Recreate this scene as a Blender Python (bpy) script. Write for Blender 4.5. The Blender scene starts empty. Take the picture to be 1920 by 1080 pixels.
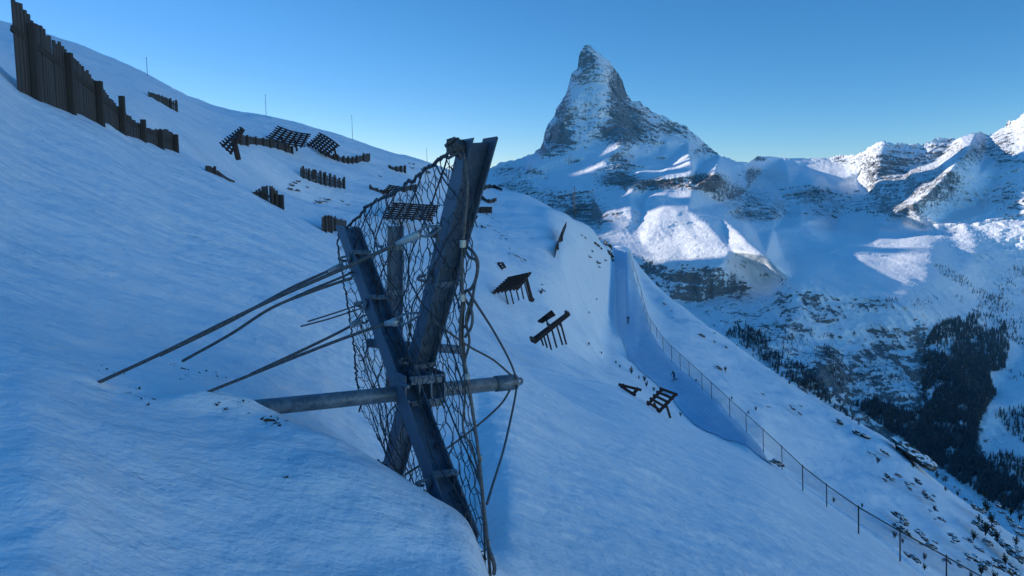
import bpy, bmesh, math, random
import numpy as np
from mathutils import Vector, Matrix
from mathutils.geometry import delaunay_2d_cdt

random.seed(7)
RNG = np.random.RandomState(11)
SC = bpy.context.scene
COL = SC.collection
FPX = 1450.0                                   # focal length in pixels of a 1920 px wide frame
PITCH = math.atan((540 - 370) / FPX)
CP, SP = math.cos(PITCH), math.sin(PITCH)
SUN_AZ, SUN_EL = math.radians(65), math.radians(15.5)   # sun to the left of the view, low


# ------------------------------------------------------------------ helpers
def AE(px, py):
    """pixel -> (X/Y, Z/Y) of its ray"""
    xc = (np.asarray(px, float) - 960) / FPX
    yc = (540 - np.asarray(py, float)) / FPX
    den = CP + SP * yc
    return xc / den, (-SP + CP * yc) / den


def P(px, py, d):
    a, e = AE(px, py)
    return Vector((float(a) * d, d, float(e) * d))


def link(o):
    COL.objects.link(o)
    return o


def tag(o, label=None, cat=None, group=None, kind=None):
    if label: o['label'] = label
    if cat: o['category'] = cat
    if group: o['group'] = group
    if kind: o['kind'] = kind
    return o


def empty(name, loc, label, cat, group=None):
    o = bpy.data.objects.new(name, None)
    o.empty_display_size = 0.2
    o.location = loc
    link(o)
    return tag(o, label, cat, group)


class MB:
    """collects boxes, bars and tubes into one mesh"""
    def __init__(self):
        self.v, self.f = [], []

    def add(self, vs, fs):
        b = len(self.v)
        self.v += [tuple(q) for q in vs]
        self.f += [tuple(i + b for i in f) for f in fs]

    def bar(self, p0, p1, w, h, up=(0, 0, 1), taper=1.0):
        p0, p1 = Vector(p0), Vector(p1)
        d = (p1 - p0).normalized()
        up = Vector(up)
        s = d.cross(up)
        if s.length < 1e-4: s = d.cross(Vector((1, 0, 0)))
        s.normalize()
        u = s.cross(d).normalized()
        vs = []
        for q, k in ((p0, 1.0), (p1, taper)):
            for a, b in ((-1, -1), (1, -1), (1, 1), (-1, 1)):
                vs.append(q + s * (a * w / 2 * k) + u * (b * h / 2 * k))
        self.add(vs, [(0, 1, 2, 3), (7, 6, 5, 4), (0, 4, 5, 1), (1, 5, 6, 2), (2, 6, 7, 3), (3, 7, 4, 0)])

    def tube(self, pts, r, n=6, caps=True):
        pts = [Vector(q) for q in pts]
        m = len(pts)
        rs = r if isinstance(r, (list, tuple)) else [r] * m
        vs, fs = [], []
        prev = None
        for i in range(m):
            d = (pts[min(i + 1, m - 1)] - pts[max(i - 1, 0)])
            if d.length < 1e-9: d = Vector((0, 0, 1))
            d.normalize()
            if prev is None:
                s = d.cross(Vector((0, 0, 1)))
                if s.length < 1e-3: s = d.cross(Vector((1, 0, 0)))
            else:
                s = prev - d * prev.dot(d)
                if s.length < 1e-6: s = d.cross(Vector((0.3, 0.8, 0.5)))
            s.normalize()
            prev = s
            u = d.cross(s)
            for k in range(n):
                a = 2 * math.pi * k / n
                vs.append(pts[i] + s * (math.cos(a) * rs[i]) + u * (math.sin(a) * rs[i]))
        for i in range(m - 1):
            for k in range(n):
                k2 = (k + 1) % n
                fs.append((i * n + k, i * n + k2, (i + 1) * n + k2, (i + 1) * n + k))
        if caps:
            fs.append(tuple(reversed(range(n))))
            fs.append(tuple((m - 1) * n + k for k in range(n)))
        self.add(vs, fs)

    def build(self, name, mat, parent=None, smooth=False, bevel=0):
        me = bpy.data.meshes.new(name)
        if parent is not None:
            off = parent.matrix_world_translation if False else world_loc(parent)
            vs = [(x - off[0], y - off[1], z - off[2]) for x, y, z in self.v]
        else:
            vs = self.v
        me.from_pydata(vs, [], self.f)
        me.materials.append(mat)
        if smooth: me.polygons.foreach_set('use_smooth', [True] * len(me.polygons))
        me.update()
        o = bpy.data.objects.new(name, me)
        link(o)
        if parent is not None: o.parent = parent
        if bevel:
            b = o.modifiers.new('bevel', 'BEVEL'); b.width = bevel; b.segments = 2; b.limit_method = 'ANGLE'
        return o


def world_loc(o):
    v = Vector((0, 0, 0))
    while o is not None:
        v = v + o.location
        o = o.parent
    return v


def spline(pts, n=8):
    """Catmull-Rom through 3-D points"""
    pts = [Vector(q) for q in pts]
    if len(pts) < 3: return pts
    out = []
    ext = [pts[0] * 2 - pts[1]] + pts + [pts[-1] * 2 - pts[-2]]
    for i in range(1, len(ext) - 2):
        a, b, c, d = ext[i - 1:i + 3]
        for k in range(n):
            t = k / n
            out.append(0.5 * ((2 * b) + (c - a) * t + (2 * a - 5 * b + 4 * c - d) * t * t + (3 * b - a - 3 * c + d) * t ** 3))
    out.append(pts[-1])
    return out


def pchip(xk, yk, x):
    xk, yk, x = np.asarray(xk, float), np.asarray(yk, float), np.asarray(x, float)
    h = np.diff(xk); dl = np.diff(yk) / h
    m = np.zeros(len(xk))
    if len(xk) > 2:
        same = (dl[:-1] * dl[1:]) > 0
        w1 = 2 * h[1:] + h[:-1]; w2 = h[1:] + 2 * h[:-1]
        with np.errstate(divide='ignore', invalid='ignore'):
            mm = (w1 + w2) / (w1 / dl[:-1] + w2 / dl[1:])
        m[1:-1] = np.where(same, mm, 0)
    m[0], m[-1] = dl[0], dl[-1]
    i = np.clip(np.searchsorted(xk, x) - 1, 0, len(h) - 1)
    t = (x - xk[i]) / h[i]
    t = np.clip(t, 0, 1)
    h00 = 2 * t ** 3 - 3 * t ** 2 + 1; h10 = t ** 3 - 2 * t ** 2 + t
    h01 = -2 * t ** 3 + 3 * t ** 2; h11 = t ** 3 - t ** 2
    return h00 * yk[i] + h10 * h[i] * m[i] + h01 * yk[i + 1] + h11 * h[i] * m[i + 1]


def _hash(ix, iy, iz, seed):
    with np.errstate(over='ignore'):
        h = (ix.astype(np.uint32) * np.uint32(374761393) + iy.astype(np.uint32) * np.uint32(668265263)
             + iz.astype(np.uint32) * np.uint32(2147483647 - 58) + np.uint32(seed * 974711 + 13))
        h = (h ^ (h >> np.uint32(13))) * np.uint32(1274126177)
        h = h ^ (h >> np.uint32(16))
        h = h * np.uint32(2246822519); h = h ^ (h >> np.uint32(15))
    return h.astype(np.float64) / 2147483647.5 - 1.0


def vnoise(x, y, z, seed=0):
    x, y, z = np.broadcast_arrays(x, y, z)
    fx, fy, fz = np.floor(x), np.floor(y), np.floor(z)
    ix, iy, iz = fx.astype(np.int64), fy.astype(np.int64), fz.astype(np.int64)
    tx, ty, tz = x - fx, y - fy, z - fz
    sx, sy, sz = [t * t * t * (t * (t * 6 - 15) + 10) for t in (tx, ty, tz)]
    r = 0
    for a in (0, 1):
        wa = sx if a else 1 - sx
        for b in (0, 1):
            wb = sy if b else 1 - sy
            for c in (0, 1):
                wc = sz if c else 1 - sz
                r = r + wa * wb * wc * _hash(ix + a, iy + b, iz + c, seed)
    return r


def fbm(x, y, z, octv=5, seed=0, gain=0.5, ridged=False):
    s, a, tot = 0, 1.0, 0
    for o in range(octv):
        n = vnoise(x + 17.3 * o, y - 9.1 * o, z + 5.7 * o, seed + o)
        if ridged: n = 1 - 2 * np.abs(n)
        s = s + a * n; tot += a
        x, y, z, a = x * 2.03, y * 2.03, z * 2.03, a * gain
    return s / tot


def grid_mesh(name, X, Y, Z, mat, smooth=True, attrs=None, flip=False):
    r, c = X.shape
    me = bpy.data.meshes.new(name)
    co = np.stack([X, Y, Z], -1).reshape(-1, 3).astype(np.float32)
    idx = np.arange(r * c).reshape(r, c)
    q = np.stack([idx[:-1, :-1], idx[:-1, 1:], idx[1:, 1:], idx[1:, :-1]], -1).reshape(-1, 4)
    if flip: q = q[:, ::-1]
    me.vertices.add(len(co)); me.vertices.foreach_set('co', co.ravel())
    me.loops.add(q.size); me.loops.foreach_set('vertex_index', q.ravel().astype(np.int32))
    me.polygons.add(len(q))
    me.polygons.foreach_set('loop_start', np.arange(0, q.size, 4, dtype=np.int32))
    me.polygons.foreach_set('loop_total', np.full(len(q), 4, dtype=np.int32))
    me.polygons.foreach_set('use_smooth', np.full(len(q), smooth))
    for k, a in (attrs or {}).items():
        at = me.attributes.new(k, 'FLOAT', 'POINT')
        at.data.foreach_set('value', a.ravel().astype(np.float32))
    me.materials.append(mat)
    me.update(); me.validate()
    return link(bpy.data.objects.new(name, me))


# ------------------------------------------------------------------ materials
class NT:
    def __init__(self, name):
        self.m = bpy.data.materials.new(name); self.m.use_nodes = True
        self.t = self.m.node_tree; self.n = self.t.nodes; self.l = self.t.links
        self.b = self.n['Principled BSDF']
        self.tc = self.n.new('ShaderNodeTexCoord')
        self.co = self.tc.outputs['Object']

    def set(self, **k):
        for a, v in k.items():
            s = self.b.inputs[a.replace('_', ' ')]
            if hasattr(v, 'is_linked') or isinstance(v, bpy.types.NodeSocket): self.l.new(v, s)
            else: s.default_value = v if not isinstance(v, tuple) or len(v) == 4 else (*v, 1)
        return self

    def mapping(self, scale=(1, 1, 1), rot=(0, 0, 0), co=None):
        m = self.n.new('ShaderNodeMapping')
        m.inputs['Scale'].default_value = scale; m.inputs['Rotation'].default_value = rot
        self.l.new(co or self.co, m.inputs['Vector'])
        return m.outputs['Vector']

    def noise(self, scale, detail=6, rough=0.55, co=None, dist=0.0, typ=None):
        n = self.n.new('ShaderNodeTexNoise')
        n.inputs['Scale'].default_value = scale; n.inputs['Detail'].default_value = detail
        n.inputs['Roughness'].default_value = rough; n.inputs['Distortion'].default_value = dist
        if typ: n.noise_type = typ
        self.l.new(co or self.co, n.inputs['Vector'])
        return n.outputs['Fac']

    def ramp(self, fac, stops):
        r = self.n.new('ShaderNodeValToRGB')
        els = r.color_ramp.elements
        while len(els) < len(stops): els.new(0.5)
        for e, (p, c) in zip(els, stops):
            e.position = p; e.color = (*c, 1) if len(c) == 3 else c
        self.l.new(fac, r.inputs['Fac'])
        return r.outputs['Color']

    def math(self, op, a, b=0.0, c=0.0, clamp=False):
        m = self.n.new('ShaderNodeMath'); m.operation = op; m.use_clamp = clamp
        for s, v in zip(m.inputs, (a, b, c)):
            if isinstance(v, (int, float)): s.default_value = v
            else: self.l.new(v, s)
        return m.outputs[0]

    def mrange(self, v, a, b, c=0.0, d=1.0, smooth=True):
        m = self.n.new('ShaderNodeMapRange')
        if smooth: m.interpolation_type = 'SMOOTHSTEP'
        for s, x in zip(m.inputs[1:5], (a, b, c, d)): s.default_value = x
        self.l.new(v, m.inputs[0])
        return m.outputs[0]

    def mix(self, fac, a, b):
        m = self.n.new('ShaderNodeMix'); m.data_type = 'RGBA'
        for s, v in ((m.inputs[0], fac), (m.inputs[6], a), (m.inputs[7], b)):
            if isinstance(v, bpy.types.NodeSocket): self.l.new(v, s)
            elif isinstance(v, tuple): s.default_value = (*v, 1)
            else: s.default_value = v
        return m.outputs[2]

    def bump(self, h, dist, strength=1.0, prev=None):
        b = self.n.new('ShaderNodeBump')
        b.inputs['Distance'].default_value = dist; b.inputs['Strength'].default_value = strength
        self.l.new(h, b.inputs['Height'])
        if prev is not None: self.l.new(prev, b.inputs['Normal'])
        return b.outputs['Normal']

    def attr(self, name):
        a = self.n.new('ShaderNodeAttribute'); a.attribute_name = name
        return a.outputs['Fac']

    def normal_z(self):
        g = self.n.new('ShaderNodeNewGeometry')
        s = self.n.new('ShaderNodeSeparateXYZ'); self.l.new(g.outputs['Normal'], s.inputs[0])
        return s.outputs['Z']


def mat_snow():
    k = NT('wind_crusted_snow')
    # wind-packed crust with brighter drifted streaks that run down across the slope
    rot = (0, math.radians(-20), math.radians(-32))
    st = k.mapping(scale=(1.0, 3.2, 2.4), rot=rot)
    n1 = k.noise(1.5, 9, 0.66, co=st, dist=0.5)
    n2 = k.noise(0.35, 7, 0.62)
    n3 = k.noise(34, 6, 0.72)
    n4 = k.noise(0.06, 7, 0.6)
    n5 = k.noise(0.16, 7, 0.66, co=k.mapping(scale=(1.0, 3.0, 2.0), rot=rot), dist=0.4)
    patch = k.mrange(k.noise(0.42, 6, 0.62, co=k.mapping(scale=(1, 2.0, 1.4), rot=rot)), 0.40, 0.62)
    fleck = k.math('MULTIPLY', k.mrange(n1, 0.52, 0.66), k.math('MULTIPLY_ADD', patch, 0.75, 0.05))
    drift = k.mrange(n5, 0.36, 0.64)
    col = k.mix(drift, (0.80, 0.85, 0.905), (0.85, 0.885, 0.92))
    col = k.mix(fleck, col, (0.93, 0.94, 0.95))
    col = k.mix(k.mrange(n3, 0.35, 0.7, 0.0, 0.12), col, (0.64, 0.74, 0.87))
    b = k.bump(n4, 1.5, 0.9)
    b = k.bump(n5, 0.16, 0.8, b)
    b = k.bump(k.noise(2.4, 7, 0.6), 0.05, 0.9, b)
    b = k.bump(n2, 0.22, 0.9, b)
    b = k.bump(k.math('MULTIPLY', n1, k.math('MULTIPLY_ADD', patch, 0.8, 0.35)), 0.035, 1.0, b)
    b = k.bump(n3, 0.006, 0.8, b)
    k.set(Base_Color=col, Roughness=0.62, Normal=b)
    k.b.inputs['Specular IOR Level'].default_value = 0.25
    return k.m


def mat_piste():
    k = NT('groomed_snow')
    ac = k.attr('across')
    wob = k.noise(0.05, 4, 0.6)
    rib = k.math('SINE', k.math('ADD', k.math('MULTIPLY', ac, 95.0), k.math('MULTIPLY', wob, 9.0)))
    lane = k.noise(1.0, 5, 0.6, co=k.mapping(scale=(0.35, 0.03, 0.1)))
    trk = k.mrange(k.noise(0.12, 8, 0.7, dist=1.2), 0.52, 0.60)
    col = k.mix(lane, (0.38, 0.57, 0.77), (0.50, 0.67, 0.83))  # groomed snow tone, with blue sky shade put into the colour
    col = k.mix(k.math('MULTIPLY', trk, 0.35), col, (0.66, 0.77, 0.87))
    b = k.bump(rib, 0.06, 0.6)
    b = k.bump(k.noise(0.8, 7, 0.65), 0.15, 0.7, b)
    k.set(Base_Color=col, Roughness=0.5, Normal=b)
    k.b.inputs['Specular IOR Level'].default_value = 0.2
    return k.m


def mat_mountain():
    k = NT('alpine_rock_and_snow')
    rk = k.attr('rockiness'); red = k.attr('redness')
    strata = k.noise(0.010, 10, 0.72, co=k.mapping(scale=(0.8, 0.8, 3.2), rot=(math.radians(6), math.radians(-9), 0)), dist=0.5)
    gul = k.noise(0.016, 10, 0.70, co=k.mapping(scale=(2.0, 2.0, 0.55), rot=(0, math.radians(12), 0)), dist=0.6)
    fine = k.noise(0.055, 8, 0.68)
    s = k.math('ADD', k.math('MULTIPLY', strata, 0.45), k.math('ADD', k.math('MULTIPLY', gul, 0.33), k.math('MULTIPLY', fine, 0.30)))
    nz = k.normal_z()
    steep = k.mrange(nz, 0.95, 0.30, -0.06, 0.22)
    v = k.math('ADD', k.math('MULTIPLY_ADD', s, 3.3, -1.78), k.math('ADD', k.math('MULTIPLY_ADD', rk, 0.86, -0.44), steep))
    rock = k.mrange(v, -0.04, 0.10)
    dk = k.mix(k.noise(0.03, 6, 0.7), (0.08, 0.084, 0.09), (0.24, 0.24, 0.24))
    rd = k.mix(k.noise(0.04, 6, 0.7), (0.07, 0.045, 0.034), (0.22, 0.15, 0.11))
    rc = k.mix(red, dk, rd)
    sn = k.mix(k.noise(0.01, 6, 0.6), (0.80, 0.84, 0.89), (0.90, 0.91, 0.93))
    b = k.bump(gul, 14.0, 0.65)
    b = k.bump(fine, 7.0, 0.7, b)
    b = k.bump(rock, 3.0, 0.6, b)
    k.set(Base_Color=k.mix(rock, sn, rc), Roughness=0.75, Normal=b)
    k.b.inputs['Specular IOR Level'].default_value = 0.15
    return k.m


def mat_wood(name, c1, c2, sc=1.0):
    k = NT(name)
    g = k.noise(6 * sc, 8, 0.7, co=k.mapping(scale=(3, 3, 0.35)))
    p = k.noise(1.3 * sc, 4, 0.6)
    col = k.mix(k.math('MULTIPLY_ADD', p, 0.5, k.math('MULTIPLY', g, 0.5)), c1, c2)
    k.set(Base_Color=col, Roughness=0.85, Normal=k.bump(g, 0.012, 0.8))
    return k.m


def mat_steel(name, c1, c2, rough=0.45, metal=0.6, streak=True):
    k = NT(name)
    g = k.noise(9, 7, 0.65, dist=0.4)
    sp = k.noise(60, 4, 0.6)
    f = k.math('MULTIPLY_ADD', sp, 0.35, k.math('MULTIPLY', g, 0.75))
    col = k.mix(k.mrange(f, 0.35, 0.75), c1, c2)
    k.set(Base_Color=col, Metallic=metal, Roughness=k.mrange(g, 0.3, 0.7, rough - 0.1, rough + 0.15), Normal=k.bump(sp, 0.0012, 0.5))
    return k.m


def mat_plain(name, c1, c2, scale=20, rough=0.8, bump=0.004, metal=0.0):
    k = NT(name)
    g = k.noise(scale, 6, 0.65)
    k.set(Base_Color=k.mix(k.mrange(g, 0.3, 0.7), c1, c2), Roughness=rough, Metallic=metal, Normal=k.bump(g, bump, 0.8))
    return k.m


M = dict(
    snow=mat_snow(), piste=mat_piste(), mountain=mat_mountain(),
    wood_grey=mat_wood('weathered_grey_timber', (0.022, 0.020, 0.021), (0.095, 0.085, 0.08)),
    wood_dark=mat_wood('dark_timber', (0.018, 0.015, 0.014), (0.06, 0.048, 0.04)),
    rust=mat_plain('rusted_steel', (0.026, 0.014, 0.011), (0.072, 0.038, 0.028), 12, 0.85),
    galv=mat_steel('galvanised_steel', (0.05, 0.075, 0.105), (0.20, 0.24, 0.275), 0.45, 0.3),
    galv_dark=mat_steel('weathered_galvanised_beam', (0.048, 0.078, 0.12), (0.115, 0.16, 0.215), 0.5, 0.12),
    galv_light=mat_steel('bright_zinc', (0.24, 0.27, 0.29), (0.42, 0.45, 0.47), 0.4, 0.4),
    wire=mat_plain('dark_steel_wire', (0.022, 0.022, 0.026), (0.07, 0.07, 0.078), 40, 0.6, 0.0005, 0.3),
    cable=mat_plain('steel_cable', (0.04, 0.042, 0.048), (0.11, 0.115, 0.125), 60, 0.55, 0.001, 0.3),
    soil=mat_plain('frozen_soil', (0.02, 0.014, 0.011), (0.075, 0.052, 0.038), 50, 0.95, 0.004),
    leaf=mat_plain('dark_needles', (0.012, 0.017, 0.014), (0.038, 0.045, 0.034), 0.7, 0.9, 0.01),
    bark=mat_plain('bark', (0.03, 0.024, 0.02), (0.08, 0.065, 0.05), 4, 0.9, 0.02),
    pole=mat_plain('marker_pole_paint', (0.03, 0.032, 0.035), (0.07, 0.07, 0.07), 3, 0.6),
    jacket=mat_plain('dark_ski_jacket', (0.012, 0.014, 0.03), (0.03, 0.034, 0.06), 20, 0.8),
    skip=mat_plain('ski_topsheet', (0.02, 0.02, 0.025), (0.06, 0.05, 0.05), 8, 0.4),
)


def mat_rock():
    k = NT('snow_dusted_gneiss')
    g = k.noise(1.6, 8, 0.7); f = k.noise(5, 6, 0.65)
    cap = k.mrange(k.math('MULTIPLY_ADD', k.normal_z(), 0.6, k.math('MULTIPLY', f, 0.8)), 0.78, 0.86)
    col = k.mix(k.mrange(g, 0.3, 0.7), (0.016, 0.015, 0.014), (0.10, 0.085, 0.07))
    k.set(Base_Color=k.mix(cap, col, (0.84, 0.87, 0.91)), Roughness=0.9, Normal=k.bump(g, 0.08, 0.8))
    return k.m


M['rock'] = mat_rock()


def mat_larch():
    k = NT('winter_conifer')
    g = k.n.new('ShaderNodeNewGeometry')
    big = k.noise(0.035, 4, 0.6, co=g.outputs['Position']); fine = k.noise(0.45, 4, 0.7, co=g.outputs['Position'])
    col = k.mix(k.mrange(big, 0.3, 0.7), (0.012, 0.015, 0.018), (0.06, 0.058, 0.056))
    k.set(Base_Color=k.mix(k.mrange(fine, 0.56, 0.72, 0.0, 0.5), col, (0.42, 0.46, 0.52)), Roughness=0.9)
    return k.m


M['larch'] = mat_larch()


def mat_net():
    k = NT('safety_net_mesh')
    tr = k.n.new('ShaderNodeBsdfTransparent'); mx = k.n.new('ShaderNodeMixShader')
    mx.inputs[0].default_value = 0.16
    k.set(Base_Color=(0.10, 0.05, 0.09), Roughness=0.8)
    k.l.new(tr.outputs[0], mx.inputs[1]); k.l.new(k.b.outputs[0], mx.inputs[2])
    k.l.new(mx.outputs[0], k.n['Material Output'].inputs['Surface'])
    return k.m


M['net'] = mat_net()
# ------------------------------------------------------------------ near hillside: lofted through crest and gully lines
YP_PY = [455, 465, 500, 560, 606, 645, 700, 750, 800, 860, 900]
YP_D = [310, 300, 262, 222, 190, 167, 141, 122, 108, 95, 88]


def piste_depth(py):
    return float(np.interp(py, YP_PY, YP_D))


C1 = [(-900, -420, 15), (-600, -300, 16), (-300, -90, 17), (0, 105, 18.5), (60, 158, 19), (125, 185, 20.5), (182, 208, 22), (262, 250, 24.5), (330, 281, 26.5),
      (470, 360, 25), (620, 445, 24), (760, 520, 25), (900, 590, 30), (1000, 650, 40), (1100, 700, 55), (1200, 740, 70), (1320, 801, 86),
      (1450, 861, 93), (1560, 935, 84), (1700, 1025, 72), (1780, 1080, 66), (2000, 1230, 55), (2300, 1400, 45)]
LINES = [
    # near ground under the frame
    [(-900, 1300, 1.5), (-600, 1433, 1.5), (0, 1675, 1.5), (960, 2061, 1.5), (1920, 2545, 1.5), (2300, 2690, 1.5)],
    [(-900, 650, 2.8), (-600, 800, 2.7), (0, 1060, 2.4), (300, 1075, 2.8), (600, 1075, 3.1), (870, 1085, 3.3), (920, 1110, 3.4), (1000, 1180, 3.4), (1400, 1380, 3.4), (1920, 1640, 3.4), (2300, 1800, 3.4)],
    # drift in front of the net
    [(-900, 270, 4.4), (-600, 420, 4.2), (0, 700, 3.9), (170, 728, 4.3), (300, 745, 4.5), (468, 770, 4.65), (580, 812, 4.5), (720, 888, 4.3), (800, 937, 4.2), (870, 985, 4.1),
     (900, 1045, 3.95), (930, 1125, 3.9), (1000, 1215, 3.9), (1400, 1330, 4), (1920, 1530, 4.2), (2300, 1680, 4.3)],
    # hollow behind the drift
    [(-900, 100, 6), (-600, 250, 6), (0, 560, 5.8), (170, 640, 5.8), (300, 690, 5.7), (468, 742, 5.7), (580, 800, 5.8), (720, 902, 6.0), (800, 955, 5.9), (870, 1005, 5.5),
     (900, 1033, 5.3), (950, 1045, 5.2), (1000, 1060, 5.3), (1400, 1180, 6), (1920, 1380, 6.5), (2300, 1500, 7)],
    C1,
    # gully behind the first crest
    [(x, y + float(np.interp(x, [900, 1150, 1320, 1450, 1560], [26, 20, 8, -1, -5])), d * float(np.interp(x, [1000, 1200, 1320, 1450], [1.35, 1.25, 1.12, 1.008]))) for x, y, d in C1],
    [(-900, -440, 50), (-600, -320, 50), (-300, -100, 50), (0, 98, 46), (60, 148, 46), (125, 172, 46), (262, 238, 50), (330, 270, 55), (470, 353, 55), (620, 438, 58), (760, 513, 66), (900, 584, 70),
     (1000, 642, 72), (1100, 693, 85), (1150, 715, 92), (1200, 736, 98), (1250, 760, 106), (1320, 799, 104), (1450, 858.6, 94.4), (1560, 925, 90), (1700, 1012, 80), (2000, 1205, 66), (2300, 1370, 56)],
    # spur crest
    [(-900, -480, 62), (-600, -350, 62), (-300, -125, 64), (0, 58, 68), (110, 90, 67), (200, 140, 66), (270, 182, 64), (330, 225, 62), (415, 288, 61), (470, 330, 62), (540, 385, 63), (600, 424, 64), (700, 470, 72),
     (760, 496, 76), (900, 556, 82), (1000, 615, 86), (1100, 655, 112), (1150, 668, 140), (1200, 705, 130), (1250, 745, 118), (1320, 798, 106), (1450, 858.2, 94.8), (1560, 918, 94), (1700, 1003, 85), (2000, 1190, 70), (2300, 1355, 60)],
    [(-900, -490, 76), (-600, -360, 76), (-300, -132, 77), (0, 52, 78), (110, 92, 77), (200, 147, 76), (270, 190, 75), (330, 233, 74), (415, 296, 73), (470, 336, 73), (540, 389, 73), (600, 425, 73), (700, 455, 80),
     (760, 482, 82), (900, 535, 90), (1000, 590, 94), (1100, 632, 122), (1150, 645, 158), (1200, 697, 139), (1250, 740, 122.5), (1320, 797.5, 107.6), (1450, 858, 95.0), (1560, 912, 98), (1700, 993, 89), (2000, 1175, 74), (2300, 1340, 64)],
    # left edge of the groomed run
    [(-900, -520, 92), (-600, -385, 92), (-300, -145, 93), (0, 45, 95), (110, 84, 92), (200, 133, 90), (270, 172, 88), (330, 213, 87), (415, 276, 85), (470, 318, 84), (540, 372, 84), (600, 412, 84), (700, 440, 88),
     (760, 466, 90), (900, 500, 102), (1000, 550, 107), (1100, 600, 137), (1150, 618, 181), (1170, 645, 167), (1200, 690, 145), (1250, 735, 127.3), (1320, 797, 108.8), (1450, 857, 95.6), (1560, 905, 102), (1700, 982, 93), (2000, 1160, 79), (2300, 1320, 69)],
    # right edge of the groomed run
    [(-900, -550, 110), (-600, -410, 110), (-300, -158, 110), (0, 38, 112), (110, 79, 110), (200, 117, 109), (270, 150, 108), (330, 185, 107), (415, 245, 105), (470, 276, 104), (540, 320, 103), (600, 352, 104), (700, 385, 106),
     (760, 402, 110), (900, 430, 132), (1000, 465, 132), (1050, 485, 134), (1100, 505, 170), (1140, 480, 245), (1150, 466, 299), (1178, 470, 294), (1190, 510, 255), (1205, 560, 222), (1215, 600, 194), (1235, 640, 170), (1290, 695, 143),
     (1350, 750, 122), (1400, 800, 108), (1450, 852, 97), (1560, 896, 107), (1700, 968, 98), (2000, 1140, 84), (2300, 1300, 75)],
    [(-900, -565, 126), (-600, -425, 126), (-300, -165, 126), (0, 34, 127), (110, 75, 124), (200, 106, 124), (270, 140, 124), (330, 166, 126), (415, 211, 131), (470, 233, 132), (540, 262, 132), (600, 288, 133), (700, 325, 138),
     (760, 342, 144), (900, 385, 172), (1000, 410, 165), (1050, 425, 158), (1100, 445, 195), (1140, 467, 262), (1150, 462, 306), (1178, 467, 306), (1190, 497, 275), (1205, 533, 256), (1235, 577, 232), (1300, 630, 200),
     (1400, 705, 170), (1500, 775, 148), (1600, 850, 133), (1700, 905, 123), (1800, 960, 114), (2000, 1080, 104), (2300, 1250, 95)],
    # skyline of the hillside
    [(-900, -580, 140), (-600, -440, 140), (-300, -170, 140), (0, 30, 140), (120, 74, 140), (275, 133, 142), (400, 190, 150), (460, 207, 155), (560, 228, 165), (690, 270, 175), (800, 299, 195), (850, 317, 210),
     (905, 350, 215), (940, 360, 215), (985, 370, 205), (1040, 392, 185), (1080, 410, 205), (1110, 432, 235), (1140, 462, 285), (1160, 459, 316), (1180, 464, 320), (1195, 488, 300), (1230, 530, 272), (1300, 585, 245),
     (1380, 640, 222), (1470, 700, 200), (1540, 745, 186), (1600, 780, 176), (1690, 830, 160), (1760, 880, 150), (1830, 930, 142), (1920, 985, 135), (2100, 1090, 125), (2300, 1210, 115)],
]
K = LINES[-1]
LINES.append([(x, y + 40, d * 1.3) for x, y, d in K])
LINES.append([(x, y + 170, d * 2.6) for x, y, d in K])
LINES.append([(x, max(y + 330, 700), d * 5.0) for x, y, d in K])

for L in LINES:                                  # the hill goes on rising far to the left of the frame
    L.insert(0, (-4500, L[0][1] + (L[0][1] - L[1][1]) / (L[1][0] - L[0][0]) * 3600 * 0.85, L[0][2]))
NA, NY = 1150, 620
px_cols = np.concatenate([np.linspace(-4400, -800, 90, endpoint=False), np.linspace(-800, -60, 90, endpoint=False), np.linspace(-60, 1980, NA - 120, endpoint=False), np.linspace(1980, 2200, 30)])
NA = len(px_cols)
Acol = AE(px_cols, np.full(NA, 370.0))[0]
Yrow = np.exp(np.linspace(math.log(1.6), math.log(560), NY))
knE, knT = [], []
for L in LINES:
    L = np.array(L, float)
    y = pchip(L[:, 0], L[:, 1], px_cols)
    d = np.exp(pchip(L[:, 0], np.log(L[:, 2]), px_cols))
    knE.append(AE(px_cols, y)[1]); knT.append(1.0 / d)
knE, knT = np.array(knE), np.array(knT)
# a point just in front of the first crest keeps the slope below it plane
tm = knT[4] + 0.13 * (knT[3] - knT[4]); em = knE[4] + 0.13 * (knE[3] - knE[4])
knE = np.insert(knE, 4, em, 0); knT = np.insert(knT, 4, tm, 0)
tm = np.minimum(knT[5] * 1.06, knT[4] * 0.97 + knT[5] * 0.03); f_ = (tm - knT[5]) / (knT[4] - knT[5])
knE = np.insert(knE, 5, knE[5] + f_ * (knE[4] - knE[5]), 0); knT = np.insert(knT, 5, tm, 0)
Egrid = np.zeros((NY, NA))
tq = 1.0 / Yrow
for j in range(NA):
    t = knT[:, j].copy(); e = knE[:, j]
    for i in range(1, len(t)):
        if t[i] > t[i - 1] * 0.9992: t[i] = t[i - 1] * 0.9992
    Egrid[:, j] = pchip(t[::-1], e[::-1], tq)
# soften across columns
ker = np.array([1, 4, 6, 4, 1.0]); ker /= ker.sum()
pad = np.pad(Egrid, ((0, 0), (2, 2)), mode='edge')
Egrid = sum(k * pad[:, i:i + NA] for i, k in enumerate(ker))
Xg = Acol[None, :] * Yrow[:, None]
Yg = np.repeat(Yrow[:, None], NA, 1)
Zg = Egrid * Yg
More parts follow.
